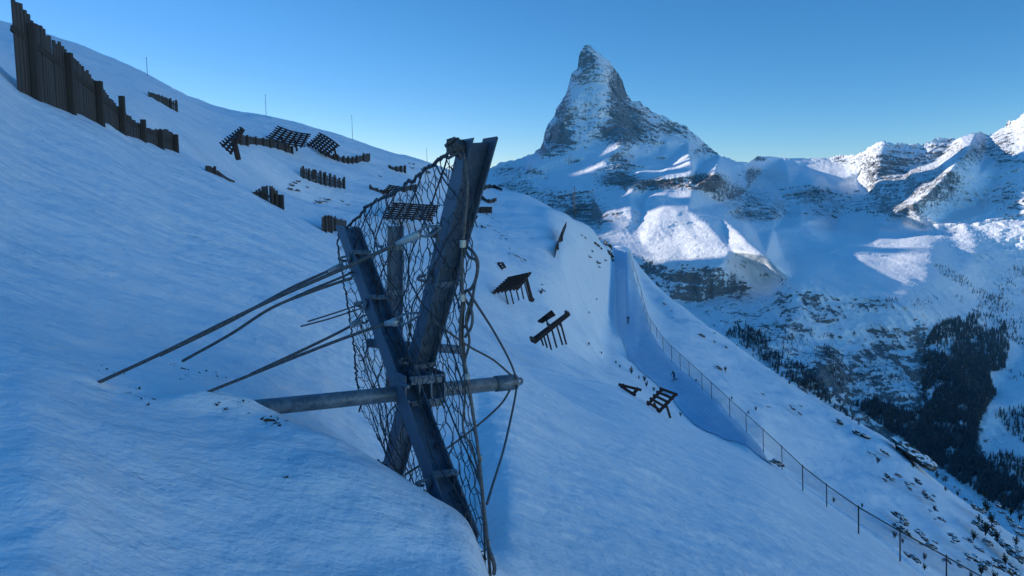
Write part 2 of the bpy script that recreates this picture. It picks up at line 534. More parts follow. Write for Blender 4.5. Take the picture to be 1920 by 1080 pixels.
# wind-worked relief: long dunes far off, ripples near by
amp = np.clip((Yg - 25) / 80, 0, 1)
Zg += amp * (1.3 * fbm(Xg / 20, Yg / 34, 0 * Xg, 4, 3) + 0.5 * fbm((Xg + .5 * Yg) / 9, (Yg - .5 * Xg) / 5, 0 * Xg, 4, 9))
nearw = 1 - np.clip((Yg - 3) / 60, 0, 1)
rx, ry = Xg * 0.85 + Yg * 0.5, -Xg * 0.5 + Yg * 0.85
Zg += nearw * (0.05 * fbm(rx / 1.6, ry / 0.7, 0 * Xg, 5, 21) + 0.035 * fbm(Xg / 2.3, Yg / 2.3, 0 * Xg, 3, 5)) * np.clip(Yg / 4.5, 0.4, 2.2)
lump = fbm(rx / 0.55, ry / 0.26, 0 * Xg, 4, 33); zone = np.clip(0.5 + 1.2 * vnoise(Xg / 1.5, Yg / 1.2, 0 * Xg, 44), 0, 1) * np.clip(1 - (Yg - 4) / 9, 0, 1)
Zg += zone * 0.030 * np.abs(lump) ** 0.8 * np.sign(lump)
for (mx_, my_, md_, mr_, mh_) in ((440, 776, 4.5, 0.20, 0.08), (168, 728, 4.3, 0.15, 0.04), (370, 746, 4.45, 0.14, 0.04)):   # snow drifted against the pipe and the anchors
    q = P(mx_, my_, md_)
    Zg += mh_ * np.exp(-((Xg - q.x) ** 2 + (Yg - q.y) ** 2) / mr_ ** 2)
# smooth the groomed run, and let the right-hand slope be rougher
pist = np.array([(1150, 462), (1154, 500), (1155, 560), (1158, 612), (1170, 645), (1200, 690), (1250, 735), (1320, 796), (1450, 861), (1400, 800), (1350, 750),
                 (1290, 695), (1235, 640), (1215, 600), (1205, 560), (1190, 510), (1178, 469)], float)
PL = [(1150, 463), (1153.5, 500), (1155, 560), (1158, 612), (1170, 645), (1200, 690), (1250, 735), (1320, 797), (1448, 861)]
PR = [(1178, 470), (1189, 510), (1203.5, 560), (1214, 602), (1234, 641), (1289, 696), (1349, 751), (1399, 801), (1450, 857)]


def terrain_E(px):
    j = np.interp(px, px_cols, np.arange(NA)); i0 = int(min(j, NA - 2)); f = j - i0
    return (Zg[:, i0] * (1 - f) + Zg[:, i0 + 1] * f) / Yrow


def hit(px, py, dmin=2.0):
    """depth at which the ray through a pixel first meets the hillside"""
    e = float(AE(px, py)[1]); prof = terrain_E(px)
    ok = np.where((prof >= e) & (Yrow > dmin))[0]
    if len(ok) == 0:
        k = int(np.argmax(np.where((Yrow > dmin) & (Yrow < 330), prof, -9)))
        return float(Yrow[k])
    k = ok[0]
    if k == 0: return float(Yrow[0])
    e0, e1 = prof[k - 1], prof[k]
    f = (e - e0) / (e1 - e0 + 1e-12) if e1 > e0 else 1
    return float(Yrow[k - 1] + np.clip(f, 0, 1) * (Yrow[k] - Yrow[k - 1]))


def ground_z(x, y):
    a = x / y
    j = np.interp(a, Acol, np.arange(NA)); i0 = int(min(j, NA - 2)); f = j - i0
    return float(np.interp(y, Yrow, Zg[:, i0] * (1 - f) + Zg[:, i0 + 1] * f))


def groove(line, width, depth):
    """scoop the wind left beside something: line of (px, py)"""
    global Zg
    pts = np.array([[*P(x, y, hit(x, y, 30))] for x, y in line])
    best = np.full(Xg.shape, 1e9)
    for a, b in zip(pts[:-1], pts[1:]):
        ab = b[:2] - a[:2]; L2 = float(ab @ ab) + 1e-9
        t = np.clip(((Xg - a[0]) * ab[0] + (Yg - a[1]) * ab[1]) / L2, 0, 1)
        best = np.minimum(best, (Xg - a[0] - t * ab[0]) ** 2 + (Yg - a[1] - t * ab[1]) ** 2)
    Zg -= depth * np.exp(-best / width ** 2)


groove([(1072, 425), (1072, 470), (1090, 520), (1115, 580), (1140, 640)], 5.0, 2.2)
groove([(1050, 480), (1075, 560), (1110, 630), (1140, 670)], 3.0, 1.6)
groove([(985, 520), (1005, 560), (1040, 600), (1090, 640)], 4.0, 1.6)
groove([(880, 580), (960, 595), (1010, 625)], 5.0, 1.4)
groove([(540, 330), (600, 365), (650, 375)], 4.0, 1.2)
groove([(420, 300), (480, 315), (540, 340)], 4.0, 1.2)

slope = grid_mesh('snow_slope', Xg, Yg, Zg, M['snow'])
slope['kind'] = 'structure'


def resample(line, n):
    L = np.array(line, float)
    s = np.concatenate([[0], np.cumsum(np.hypot(*np.diff(L, axis=0).T))])
    q = np.linspace(0, s[-1], n)
    return np.stack([pchip(s, L[:, 0], q), pchip(s, L[:, 1], q)], -1)


nl, nw = 160, 14
a, b = resample(PL, nl), resample(PR, nl)
PX = np.zeros((nl, nw)); PY_ = PX.copy(); PZ = PX.copy()
for i in range(nl):
    for j in range(nw):
        t = j / (nw - 1)
        q = a[i] * (1 - t) + b[i] * t
        d = piste_depth(q[1])
        p = P(q[0], q[1], d)
        PX[i, j], PY_[i, j] = p.x, p.y
        PZ[i, j] = max(ground_z(p.x, p.y) + 0.12, p.z if False else -1e9)
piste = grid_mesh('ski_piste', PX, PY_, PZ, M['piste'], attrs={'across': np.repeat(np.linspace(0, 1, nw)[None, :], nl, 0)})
piste['kind'] = 'structure'
# ------------------------------------------------------------------ far mountains
SIL = [(780, 330), (850, 330), (905, 320), (940, 305), (985, 294), (1001, 288), (1013, 278), (1018, 265), (1021, 249), (1028, 232), (1040, 217), (1043, 204), (1060, 177), (1069, 150), (1071, 138), (1083, 128), (1086, 101), (1093, 89), (1099, 85), (1104, 86),
       (1109, 88), (1124, 101), (1142, 114), (1154, 131), (1168, 152), (1173, 171), (1184, 190), (1201, 192), (1219, 207), (1256, 223), (1286, 238), (1308, 255), (1330, 274), (1350, 290), (1385, 303),
       (1402, 306), (1412, 300), (1420, 293), (1450, 294), (1470, 296), (1520, 297), (1550, 296), (1575, 291), (1605, 292), (1625, 277), (1645, 265), (1660, 264), (1690, 270), (1725, 270), (1760, 261),
       (1800, 257), (1830, 250), (1850, 252), (1868, 246), (1882, 240), (1890, 228), (1905, 222), (1920, 214), (1980, 190), (2080, 170), (2200, 200)]
SIL_D = [(780, 9200), (905, 9000), (985, 9300), (1040, 9500), (1100, 9500), (1180, 9500), (1300, 9350), (1400, 9200), (1412, 9600), (1430, 10800), (1520, 11000), (1580, 10800), (1620, 10000), (1655, 9500), (1850, 9500), (1900, 9200), (1980, 9000), (2200, 9000)]
CTRL = [
    # ridge between the east and north faces, down to the lower peak and on along its sunny crest
    (1108, 95, 9400), (1123, 114, 9250), (1134, 136, 9100), (1141, 171, 8900), (1152, 200, 8700), (1162, 227, 8500), (1167, 252, 8250), (1167, 263, 7950),
    (1150, 285, 7700), (1135, 303, 7500), (1110, 325, 7300), (1085, 340, 7150), (1070, 348, 7050),
    (1085, 140, 9130), (1072, 190, 8820), (1055, 230, 8620), (1110, 160, 8990), (1105, 210, 8710), (1130, 235, 8540),
    (1025, 280, 8480), (1010, 298, 8380), (1040, 285, 8440), (1060, 272, 8450), (1100, 262, 8430), (1135, 258, 8450), (985, 330, 8080), (1030, 330, 8040), (1080, 312, 8060), (1120, 287, 8160),
    (1150, 160, 9300), (1160, 185, 9200), (1175, 205, 9050), (1190, 235, 8850), (1200, 270, 8500), (1230, 290, 8300), (1290, 265, 9050), (1205, 210, 9200), (1215, 240, 8950), (1250, 250, 9100),
    (1190, 300, 7900), (1250, 308, 7900), (1320, 308, 8700), (1370, 312, 8800), (1240, 318, 7500), (1310, 316, 7700), (1170, 330, 7000), (1175, 290, 7800), (1205, 320, 7350),
    # cliff band
    (1170, 342, 6600), (1210, 334, 6500), (1250, 330, 6420), (1300, 325, 6330), (1340, 323, 6300), (1348, 332, 6300), (1170, 359, 6350), (1215, 362, 6250), (1260, 356, 6200), (1300, 350, 6150), (1345, 349, 6150),
    (920, 335, 8500), (960, 342, 8000), (1000, 355, 7300), (1060, 360, 6800), (1110, 366, 6500), (1000, 400, 6300), (1060, 400, 6100), (1110, 410, 5900), (1000, 480, 5000), (880, 420, 6000),
    (1420, 440, 5050), (1470, 482, 4600), (1350, 405, 4950), (1382, 545, 3560), (1402, 552, 3540), (1440, 520, 3700),
    # shoulder plateau, its far rim and the glacier valley behind
    (1350, 380, 6500), (1390, 402, 6400), (1390, 385, 7000), (1400, 360, 8400), (1450, 430, 5700), (1500, 420, 6000), (1560, 452, 5300), (1618, 450, 5250), (1640, 462, 5008), (1700, 452, 5150), (1700, 464, 4920), (1750, 456, 5017), (1830, 473, 5080), (1920, 497, 5200), (2060, 555, 5000), (2200, 620, 4800), (1850, 562, 4150), (1920, 580, 4200), (1800, 520, 4150), (1772, 522, 3980), (1775, 548, 3760),
    (1500, 406, 6900), (1560, 430, 7300), (1620, 441, 6500), (1700, 444, 6000), (1757, 447, 5700), (1850, 460, 5400), (1920, 470, 5350), (2060, 490, 5300), (2200, 500, 5300),
    (1560, 487, 4440), (1600, 490, 4350), (1650, 500, 4170), (1700, 514, 3950), (1740, 538, 3680), (1700, 495, 4190), (1740, 515, 3910), (1620, 483, 4420), (1500, 470, 5000),
    (1500, 525, 3300), (1600, 548, 3160), (1700, 568, 3050), (1780, 588, 3200), (1850, 624, 3200), (1920, 659, 3100), (2060, 730, 2500), (2200, 800, 2400),
        # lower face into the valley
    (1250, 560, 3500), (1300, 570, 3450), (1400, 650, 2850), (1470, 640, 2850), (1500, 720, 2550), (1560, 640, 2900), (1550, 690, 2600), (1600, 700, 2650), (1600, 800, 2400), (1660, 660, 2800), (1700, 880, 2200), (1800, 930, 2000), (1920, 960, 1900), (1750, 640, 2850), (1740, 760, 2450), (1850, 760, 2380), (1930, 760, 2400), (1925, 880, 2050), (1860, 850, 2200),
    (780, 700, 2600), (1000, 700, 2600), (1200, 700, 2600), (1400, 900, 1800), (1700, 1050, 1500), (1950, 1100, 1450), (2200, 1150, 1400), (2200, 950, 1800),
    # right-hand range
    (1640, 330, 8850), (1645, 295, 9150), (1692, 372, 7500), (1660, 385, 7700), (1700, 320, 9000), (1760, 300, 9200), (1540, 330, 9900), (1590, 330, 9700), (1612, 318, 9700), (1500, 320, 10300), (1610, 350, 9500), (1560, 352, 9300),
    (1525, 340, 9150), (1482, 352, 9200), (1500, 376, 8250), (1550, 382, 8350), (1440, 320, 10800), (1420, 330, 10300), (1450, 350, 9500), (1480, 400, 7600), (1590, 390, 8150),
    (1850, 270, 9050), (1812, 284, 7300), (1780, 318, 6600), (1742, 360, 6150), (1705, 384, 6150), (1682, 396, 6300), (1800, 350, 6700), (1835, 330, 7000), (1760, 384, 6350), (1795, 396, 6550), (1880, 290, 7900), (1920, 280, 7700),
    (1935, 318, 7000), (1892, 370, 6330), (1860, 355, 6900), (1758, 418, 6160), (1772, 438, 5900), (1850, 440, 5682), (1930, 440, 5495), (1930, 380, 6104), (1850, 398, 6124), (1805, 412, 6093), (1840, 385, 6700), (2060, 330, 6400), (2060, 440, 6000), (2200, 300, 6500), (2200, 450, 6000),
    (1560, 402, 7700), (1650, 420, 6900), (1740, 432, 6300), (1690, 405, 6600),
]
# the sunlit hump and lobe: benches that rise away from the camera and lean to the left, towards the sun
for x, y, dd in [(1118, 440, 0), (1150, 386, 0), (1180, 365, 0), (1225, 372, 0), (1205, 390, 260), (1245, 384, 60), (1270, 395, 0), (1132, 410, -30), (1125, 432, 0), (1160, 455, 0), (1205, 462, 60), (1195, 430, 60), (1185, 405, -40), (1230, 420, -60), (1268, 411, 0), (1330, 424, -20),
                 (1400, 449, -70), (1436, 478, -80), (1450, 494, 0), (1210, 480, 0), (1245, 487, -30), (1300, 496, 0), (1350, 503, 0), (1290, 395, 100), (1310, 455, -40), (1260, 450, 30), (1370, 470, -50)]:
    a_, e_ = AE(x, y)
    CTRL.append((x, y, (-217 - 0.20 * 590 - 0.17 * 4500) / (float(e_) - 0.20 * float(a_) - 0.17) + dd))
sil = np.array(SIL, float); sild = np.array(SIL_D, float)
pts = [(x, y, d) for x, y, d in CTRL]
for x, y in SIL:
    pts.append((x, y, float(np.interp(x, sild[:, 0], sild[:, 1]))))
pts.append((780, 1300, 1200)); pts.append((2200, 1300, 1200)); pts.append((1500, 1300, 1200))
cv, ce, cf, ov, oe, of_ = delaunay_2d_cdt([Vector((x, y)) for x, y, d in pts], [], [], 0, 1e-4)
inv = np.array([1.0 / pts[o[0]][2] if len(o) else 1e-4 for o in ov])
cv = np.array([[q.x, q.y] for q in cv])
RX0, RX1, RY0, RY1 = 780, 2200, 60, 1300
ras = np.zeros((RY1 - RY0 + 1, RX1 - RX0 + 1)); cnt = np.zeros_like(ras)
for t in cf:
    for k in range(1, len(t) - 1):
        A_, B_, C_ = cv[t[0]], cv[t[k]], cv[t[k + 1]]
        x0, x1 = int(max(RX0, math.floor(min(A_[0], B_[0], C_[0])))), int(min(RX1, math.ceil(max(A_[0], B_[0], C_[0]))))
        y0, y1 = int(max(RY0, math.floor(min(A_[1], B_[1], C_[1])))), int(min(RY1, math.ceil(max(A_[1], B_[1], C_[1]))))
        if x1 < x0 or y1 < y0: continue
        gx, gy = np.meshgrid(np.arange(x0, x1 + 1), np.arange(y0, y1 + 1))
        den = (B_[1] - C_[1]) * (A_[0] - C_[0]) + (C_[0] - B_[0]) * (A_[1] - C_[1])
        if abs(den) < 1e-9: continue
        w0 = ((B_[1] - C_[1]) * (gx - C_[0]) + (C_[0] - B_[0]) * (gy - C_[1])) / den
        w1 = ((C_[1] - A_[1]) * (gx - C_[0]) + (A_[0] - C_[0]) * (gy - C_[1])) / den
        w2 = 1 - w0 - w1
        m = (w0 >= -1e-6) & (w1 >= -1e-6) & (w2 >= -1e-6)
        val = w0 * inv[t[0]] + w1 * inv[t[k]] + w2 * inv[t[k + 1]]
        s = ras[y0 - RY0:y1 - RY0 + 1, x0 - RX0:x1 - RX0 + 1]
        s[m] = val[m]
# above the skyline: carry the rim depth upward so that blurring stays clean
for c in range(ras.shape[1]):
    sy = int(np.interp(c + RX0, sil[:, 0], sil[:, 1])) - RY0 + 1
    ras[:sy, c] = 1.0 / np.interp(c + RX0, sild[:, 0], sild[:, 1])


def blur(a, r):
    k = np.exp(-np.arange(-3 * r, 3 * r + 1) ** 2 / (2.0 * r * r)); k /= k.sum()
    p = np.pad(a, ((3 * r, 3 * r), (0, 0)), mode='edge'); a = sum(w * p[i:i + a.shape[0]] for i, w in enumerate(k))
    p = np.pad(a, ((0, 0), (3 * r, 3 * r)), mode='edge'); return sum(w * p[:, i:i + a.shape[1]] for i, w in enumerate(k))


yy_, xx_ = np.mgrid[RY0:RY1 + 1, RX0:RX1 + 1]
soft = np.clip((xx_ - 1455) / 30, 0, 1) * np.clip((yy_ - 425) / 25, 0, 1) * np.clip((1900 - xx_) / 60, 0, 1) * np.clip((620 - yy_) / 40, 0, 1)
ras = (0.75 * blur(ras, 2) + 0.25 * blur(ras, 5)) * (1 - soft) + blur(ras, 10) * soft


def sample(a, px, py):
    x = np.clip(np.asarray(px, float) - RX0, 0, a.shape[1] - 1.001); y = np.clip(np.asarray(py, float) - RY0, 0, a.shape[0] - 1.001)
    i, j = y.astype(int), x.astype(int); f, g = y - i, x - j
    return (a[i, j] * (1 - f) * (1 - g) + a[i, j + 1] * (1 - f) * g + a[i + 1, j] * f * (1 - g) + a[i + 1, j + 1] * f * g)


# rock and brush under the forest, rock elsewhere: soft blobs (px, py, rx, ry, amount)
ROCK = [(1098, 115, 28, 38, .62), (1160, 165, 18, 45, .78), (1178, 225, 26, 40, .45), (1100, 195, 40, 60, .14), (1055, 215, 18, 60, .42), (1050, 255, 40, 35, .46), (1020, 285, 34, 18, .62), (1190, 240, 45, 45, .54), (1270, 245, 60, 22, .48), (1330, 285, 45, 15, .55), (960, 318, 60, 12, .5),
        (1150, 250, 35, 25, .5), (1170, 310, 38, 28, .68), (1240, 345, 75, 15, .95), (1330, 337, 25, 16, 1.05), (1150, 338, 35, 12, .7), (1060, 385, 90, 38, .60), (960, 350, 60, 25, .52), (1090, 420, 45, 35, .56), (1080, 305, 20, 8, .5), (1250, 298, 40, 6, .4),
        (1400, 370, 60, 25, .55), (1400, 405, 50, 14, .52), (1450, 400, 50, 25, .40), (1270, 520, 60, 26, .58), (1310, 545, 60, 40, .52), (1215, 500, 25, 20, .45), (1385, 545, 25, 20, .45), (1420, 620, 110, 60, .46),
        (1560, 680, 24, 80, .22), (1600, 720, 90, 80, .46), (1680, 640, 60, 60, .38), (1540, 580, 60, 30, .3), (1640, 570, 50, 12, .42), (1725, 690, 14, 120, .46), (1670, 800, 80, 60, .62), (1810, 690, 75, 90, .55), (1790, 860, 90, 60, .6), (1640, 700, 90, 80, .18), (1480, 660, 80, 50, .15), (1480, 560, 60, 30, .25), (1500, 720, 60, 40, .5),
        (1660, 320, 45, 46, .56), (1720, 330, 65, 45, .40), (1800, 280, 80, 25, .40), (1760, 345, 40, 35, .36), (1880, 255, 50, 28, .46), (1515, 362, 45, 20, .62), (1570, 375, 55, 25, .48), (1575, 306, 34, 14, .6), (1425, 297, 16, 6, .6), (1690, 385, 45, 18, .35),
        (1880, 300, 55, 22, .52), (1890, 380, 45, 40, .52), (1650, 390, 55, 20, .45), (1410, 325, 24, 16, .48), (1790, 432, 30, 10, .42), (1880, 480, 60, 12, .12), (1540, 400, 45, 10, .38), (1180, 410, 50, 30, .26), (1330, 455, 60, 25, .22), (1600, 470, 120, 18, .22)]
BARE = [(1330, 460, 60, 20, .12), (1560, 445, 90, 20, .3), (1560, 335, 40, 12, .7), (1560, 315, 30, 8, .5), (1250, 308, 60, 16, .25), (1060, 300, 50, 14, .25), (1450, 310, 40, 8, .5), (1840, 320, 30, 20, .25), (1190, 285, 30, 14, .3)]


def field(px, py, blobs):
    s = np.zeros(np.broadcast(px, py).shape)
    for x, y, rx, ry, v in blobs:
        s = s + v * np.exp(-(((px - x) / rx) ** 2 + ((py - y) / ry) ** 2))
    return s


ncol, nrow = 860, 620
pxs = np.concatenate([np.linspace(800, 890, 20, endpoint=False), np.linspace(890, 1940, ncol - 60, endpoint=False), np.linspace(1940, 2190, 40)])
silpy = np.interp(pxs, sil[:, 0], sil[:, 1])
jit = vnoise(pxs / 9.0, 0 * pxs, 0 * pxs, 4) * 1.6 + vnoise(pxs / 3.5, 0 * pxs, 0 * pxs, 8) * 1.1
snowy = np.interp(pxs, [1400, 1415, 1560, 1590], [1, 0.3, 0.3, 1])
silpy = silpy + jit * snowy * np.interp(pxs, [1570, 1600], [1.15, 1.9])
rows = np.concatenate([np.arange(80, 560, 1.5), np.arange(560, 1210, 2.6)])
nrow = len(rows)
PYf = np.maximum(rows[:, None], silpy[None, :])
PXf = np.repeat(pxs[None, :], nrow, 0)
D = 1.0 / sample(ras, PXf, PYf)
A_, E_ = AE(PXf, PYf)
rockf = field(PXf, PYf, ROCK)
rockf = np.clip(np.where(rockf > 0.5, 0.5 + (rockf - 0.5) * 0.6, rockf) - field(PXf, PYf, BARE), -0.3, 0.82)
wx, wy, wz = A_ * D, D, E_ * D
rough = np.clip(0.42 + rockf, 0.34, 1.15)
base = fbm(wx / 520, wy / 520, wz / 380, 4, 31, 0.55, True)
mid = fbm(wx / 110, wy / 110, wz / 70, 4, 41, 0.6, True)
far = np.clip((D - 1500) / 5000, 0.25, 1)
fin = fbm(wx / 34, wy / 34, wz / 24, 3, 45, 0.6, True)
D2 = D + rough * far * (150 * base + 66 * mid + 24 * fin)
D2 += far * 62 * fbm(wx / 240, wy / 240, wz / 400, 4, 51)
# erosion gullies down the lower valley face
low = np.clip((PYf - 500) / 60, 0, 1) * np.clip((1900 - PXf) / 100, 0, 1)
D2 += low * 46 * fbm(wx / 120, wy / 900, wz / 900, 4, 61, 0.55, True)
X_, Y_, Z_ = A_ * D2, D2, E_ * D2
Z_ = Z_ + rough * far * 7 * fbm(wx / 60, wy / 60, wz / 60, 3, 71)
red = np.exp(-(((PXf - 1290) / 85) ** 2 + ((PYf - 343) / 18) ** 2)) + 0.5 * np.exp(-(((PXf - 1060) / 14) ** 2 + ((PYf - 195) / 30) ** 2)) + 0.3 * np.exp(-(((PXf - 1170) / 40) ** 2 + ((PYf - 330) / 18) ** 2))
# back slopes beyond the skyline
nb = 8
bx, by, bz = [], [], []
for k in range(nb, 0, -1):
    g = k / nb
    dd = Y_[0] * 1.0 + g * 2600
    bx.append(X_[0] + (A_[0] * g * 2600)); by.append(dd); bz.append(Z_[0] - (g ** 0.8) * (1500 + 900 * (Z_[0] > 900)))
X2 = np.vstack([np.array(bx), X_]); Y2 = np.vstack([np.array(by), Y_]); Z2 = np.vstack([np.array(bz), Z_])
rk2 = np.vstack([np.full((nb, len(pxs)), 0.5), rockf]); rd2 = np.vstack([np.zeros((nb, len(pxs))), np.clip(red, 0, 1)])
mount = grid_mesh('mountain_range', X2, Y2, Z2, M['mountain'], attrs={'rockiness': rk2, 'redness': rd2}, flip=True)
mount['kind'] = 'structure'


def far_point(px, py):
    c = np.interp(px, pxs, np.arange(len(pxs))); j = int(min(c, len(pxs) - 2))
    r = np.interp(max(py, PYf[0, j]), rows, np.arange(nrow)); i = int(min(r, nrow - 2)); f, g = r - i, c - j
    def bl(a): return a[i, j] * (1 - f) * (1 - g) + a[i, j + 1] * (1 - f) * g + a[i + 1, j] * f * (1 - g) + a[i + 1, j + 1] * f * g
    return Vector((float(bl(X_)), float(bl(Y_)), float(bl(Z_))))

# unseen ridge added at left, its crest shaped to light and shade the far slopes
VC = [(900, -250), (2000, -300), (3000, -370), (3690, -365), (3780, -590), (4350, -612), (4440, -545), (4870, -550), (4960, -540), (5050, -390), (5170, -325), (5260, -285), (5330, -250), (5420, -220), (5520, -240), (5600, -430), (5783, -445), (5850, -380), (5950, -380), (6000, -350),
      (6160, -350), (6420, -300), (6542, -230), (6600, -165), (6680, -120), (6740, -95), (6900, -118), (7060, -112), (7100, -500), (7250, -500), (7290, -80), (7320, -30), (7400, 0), (7480, -100), (7540, -250), (7640, -240), (7760, -150), (7850, -60),
      (7960, 300), (8060, 900), (8180, 1300), (8600, 1600), (9050, 1650), (9200, -200), (9777, -180), (10325, 0), (10510, 30), (10700, 100), (12000, 100)]
vcn = np.array(VC, float)
uu = np.linspace(900, 12000, 1100)
tn = math.tan(SUN_EL)
sx, sy = -math.sin(SUN_AZ), math.cos(SUN_AZ); tx, ty = math.cos(SUN_AZ), math.sin(SUN_AZ)
AR = -0.85
wu = uu * (tx - AR * ty) / (AR * sy - sx)
H = np.interp(uu, vcn[:, 0], vcn[:, 1]) + wu * tn + 9 * vnoise(uu / 60, 0 * uu, 0 * uu, 3) + 5 * vnoise(uu / 23, 0 * uu, 0 * uu, 6)
cxr, cyr = uu * tx + wu * sx, uu * ty + wu * sy
offs = np.array([-700, -450, -280, -160, -80, -35, 0, 35, 80, 160, 280, 450, 700.0])
nx_, ny_ = -1 / math.hypot(1, AR), AR / math.hypot(1, AR)
RXm = cxr[None, :] + offs[:, None] * nx_ * -1
RYm = cyr[None, :] + offs[:, None] * ny_ * -1
drop = np.abs(offs) * 8.0
RZm = H[None, :] - drop[:, None] + (np.abs(offs)[:, None] > 1) * np.minimum(np.abs(offs)[:, None] * 0.08, 40) * fbm(RXm / 250, RYm / 250, 0 * RXm, 4, 77)
RZm = np.maximum(RZm, -900)
ridge = grid_mesh('shadow_ridge', RXm, RYm, RZm, M['mountain'], attrs={'rockiness': np.full(RXm.shape, 0.45), 'redness': np.zeros(RXm.shape)})
ridge['kind'] = 'structure'
# ------------------------------------------------------------------ steel net barrier in the foreground
def hbeam(p0, p1, axis, size=0.13, t=0.011, chamfer=False):
    """H section: flanges +-axis apart, web across"""
    mb = MB()
    p0, p1 = Vector(p0), Vector(p1)
    d = (p1 - p0).normalized()
    a = (axis - d * axis.dot(d)).normalized()
    b = d.cross(a).normalized()
    h = size / 2
    L = (p1 - p0).length
    def slab(c, wa, wb):
        prof = [(-wa, -wb), (wa, -wb), (wa, wb), (-wa, wb)]
        vs = []
        for s in (0, L):
            for u, v in prof:
                cut = 0.0
                if chamfer and s == 0:                     # the head is cut level, its outer corners nipped off
                    cut = -v * b.z / d.z + (0.014 if (u > 0) == (c > 0) else 0.0)
                vs.append(p0 + d * (s + cut) + a * (c + u) + b * v)
        mb.add(vs, [(0, 1, 2, 3), (7, 6, 5, 4), (0, 4, 5, 1), (1, 5, 6, 2), (2, 6, 7, 3), (3, 7, 4, 0)])
    slab(-h, t / 2, h); slab(h, t / 2, h)
    # web starts a little below the tips of the flanges
    mbw = [(-h + t / 2, -t / 2), (h - t / 2, -t / 2), (h - t / 2, t / 2), (-h + t / 2, t / 2)]
    vs = []
    for s in ((0.034 if chamfer else 0.0), L):
        for u, v in mbw: vs.append(p0 + d * s + a * u + b * v)
    mb.add(vs, [(0, 1, 2, 3), (7, 6, 5, 4), (0, 4, 5, 1), (1, 5, 6, 2), (2, 6, 7, 3), (3, 7, 4, 0)])
    return mb, d, a, b


TR, TL = P(893, 258, 4.02), P(655, 424, 6.5)
BL, BR = P(722, 902, 6.3), P(876, 1018, 4.12)
PIPE0, PIPE1 = P(452, 768, 4.52), P(966, 716, 5.55)
naxis = (PIPE1 - PIPE0).normalized()
bar_base = P(800, 940, 4.6)
barrier = empty('avalanche_net_barrier', bar_base, 'galvanised steel avalanche barrier of crossed beams and torn wire net in the foreground', 'avalanche barrier')


def clamp_on(parent, p, d, a, b, side=1, w=0.15, with_lug=True):
    mb = MB()
    n_ = b * side
    c = p + n_ * 0.071
    mb.bar(c - a * w / 2, c + a * w / 2, 0.045, 0.010, up=n_)
    c2 = p - n_ * 0.071
    mb.bar(c2 - a * w / 2, c2 + a * w / 2, 0.045, 0.010, up=n_)
    for s in (-1, 1):
        mb.tube([p + a * (s * (w / 2 - 0.006)) - n_ * 0.08, p + a * (s * (w / 2 - 0.006)) + n_ * 0.085], 0.009, 6)
    if with_lug:
        q = p - a * (w / 2 + 0.012)
        mb.bar(q + d * 0.03, q - d * 0.03, 0.012, 0.07, up=n_)
        mb.tube(spline([q - a * 0.02 + n_ * 0.025, q - a * 0.065 + n_ * 0.01, q - a * 0.07 - n_ * 0.012, q - a * 0.02 - n_ * 0.025], 4), 0.010, 6)
    return mb.build('clamp', M['galv'], parent)


def beam(p0, p1, chamfer, clamps, side):
    mb, d, a, b = hbeam(p0, p1, naxis, 0.135, 0.011, chamfer)
    o = mb.build('beam', M['galv_dark'], barrier, bevel=0.002)
    for t in clamps:
        clamp_on(o, p0.lerp(p1, t), d, a, b, side)
    return o


# which face of the H is turned to the camera
def cam_side(p0, p1):
    d = (p1 - p0).normalized(); a = (naxis - d * naxis.dot(d)).normalized(); b = d.cross(a)
    return 1 if b.dot(-(p0 + p1) / 2) > 0 else -1


CROSS = P(768, 728, 5.02)
# the two diagonals pass side by side at the crossing
shift = naxis * 0.05
rb = beam(TR + shift * 0.3, BL + shift, True, [0.29, 0.52, 0.955], cam_side(TR, BL))
lb = beam(TL - shift * 0.3, BR - shift * 0.3, True, [0.15, 0.33, 0.86], cam_side(TL, BR))

mb = MB()
mb.tube([PIPE0, PIPE1], 0.051, 20)
pipe = mb.build('pipe', M['galv'], barrier, smooth=False)
pipe.data.polygons.foreach_set('use_smooth', [len(p.vertices) == 4 for p in pipe.data.polygons])
mb = MB(); mb.tube([PIPE1 - naxis * 0.17, PIPE1], 0.058, 20)
sl_ = mb.build('sleeve', M['galv'], pipe)
sl_.data.polygons.foreach_set('use_smooth', [len(p.vertices) == 4 for p in sl_.data.polygons])
mb = MB()
mb.tube(spline([PIPE1 + Vector((0, -0.02, 0.02)), PIPE1 + naxis * 0.045 + Vector((0, 0, 0.022)), PIPE1 + naxis * 0.06, PIPE1 + naxis * 0.045 - Vector((0, 0, 0.018)), PIPE1 - Vector((0, 0.02, 0.018))], 5), 0.010, 6)
mb.build('end_ring', M['galv'], pipe)
# hinge plates where beams and pipe meet
mb = MB()
up = Vector((0, 0, 1)); inpl = up.cross(naxis).normalized()
if inpl.dot(-CROSS) < 0: inpl = -inpl
for o_ in (-0.085, 0.015, 0.10, 0.20):
    c = CROSS + naxis * (o_ + 0.02) + inpl * 0.0
    mb.bar(c - up * 0.105, c + up * 0.105, 0.17, 0.012, up=naxis)
for h_ in (-0.085, 0.075):
    c = CROSS + naxis * 0.07 + inpl * 0.115 + up * h_
    mb.bar(c - naxis * 0.11, c + naxis * 0.11, 0.012, 0.05, up=up)
    mb.tube([c - naxis * 0.12 + up * 0.02, c + naxis * 0.12 + up * 0.02], 0.011, 8)
for q in (-0.05, 0.05):
    mb.tube([CROSS + naxis * (-0.08) + inpl * 0.05 + up * q, CROSS + naxis * (-0.08) + inpl * 0.16 + up * q], 0.013, 8)
mb.build('hinge_plate', M['galv_dark'], barrier)

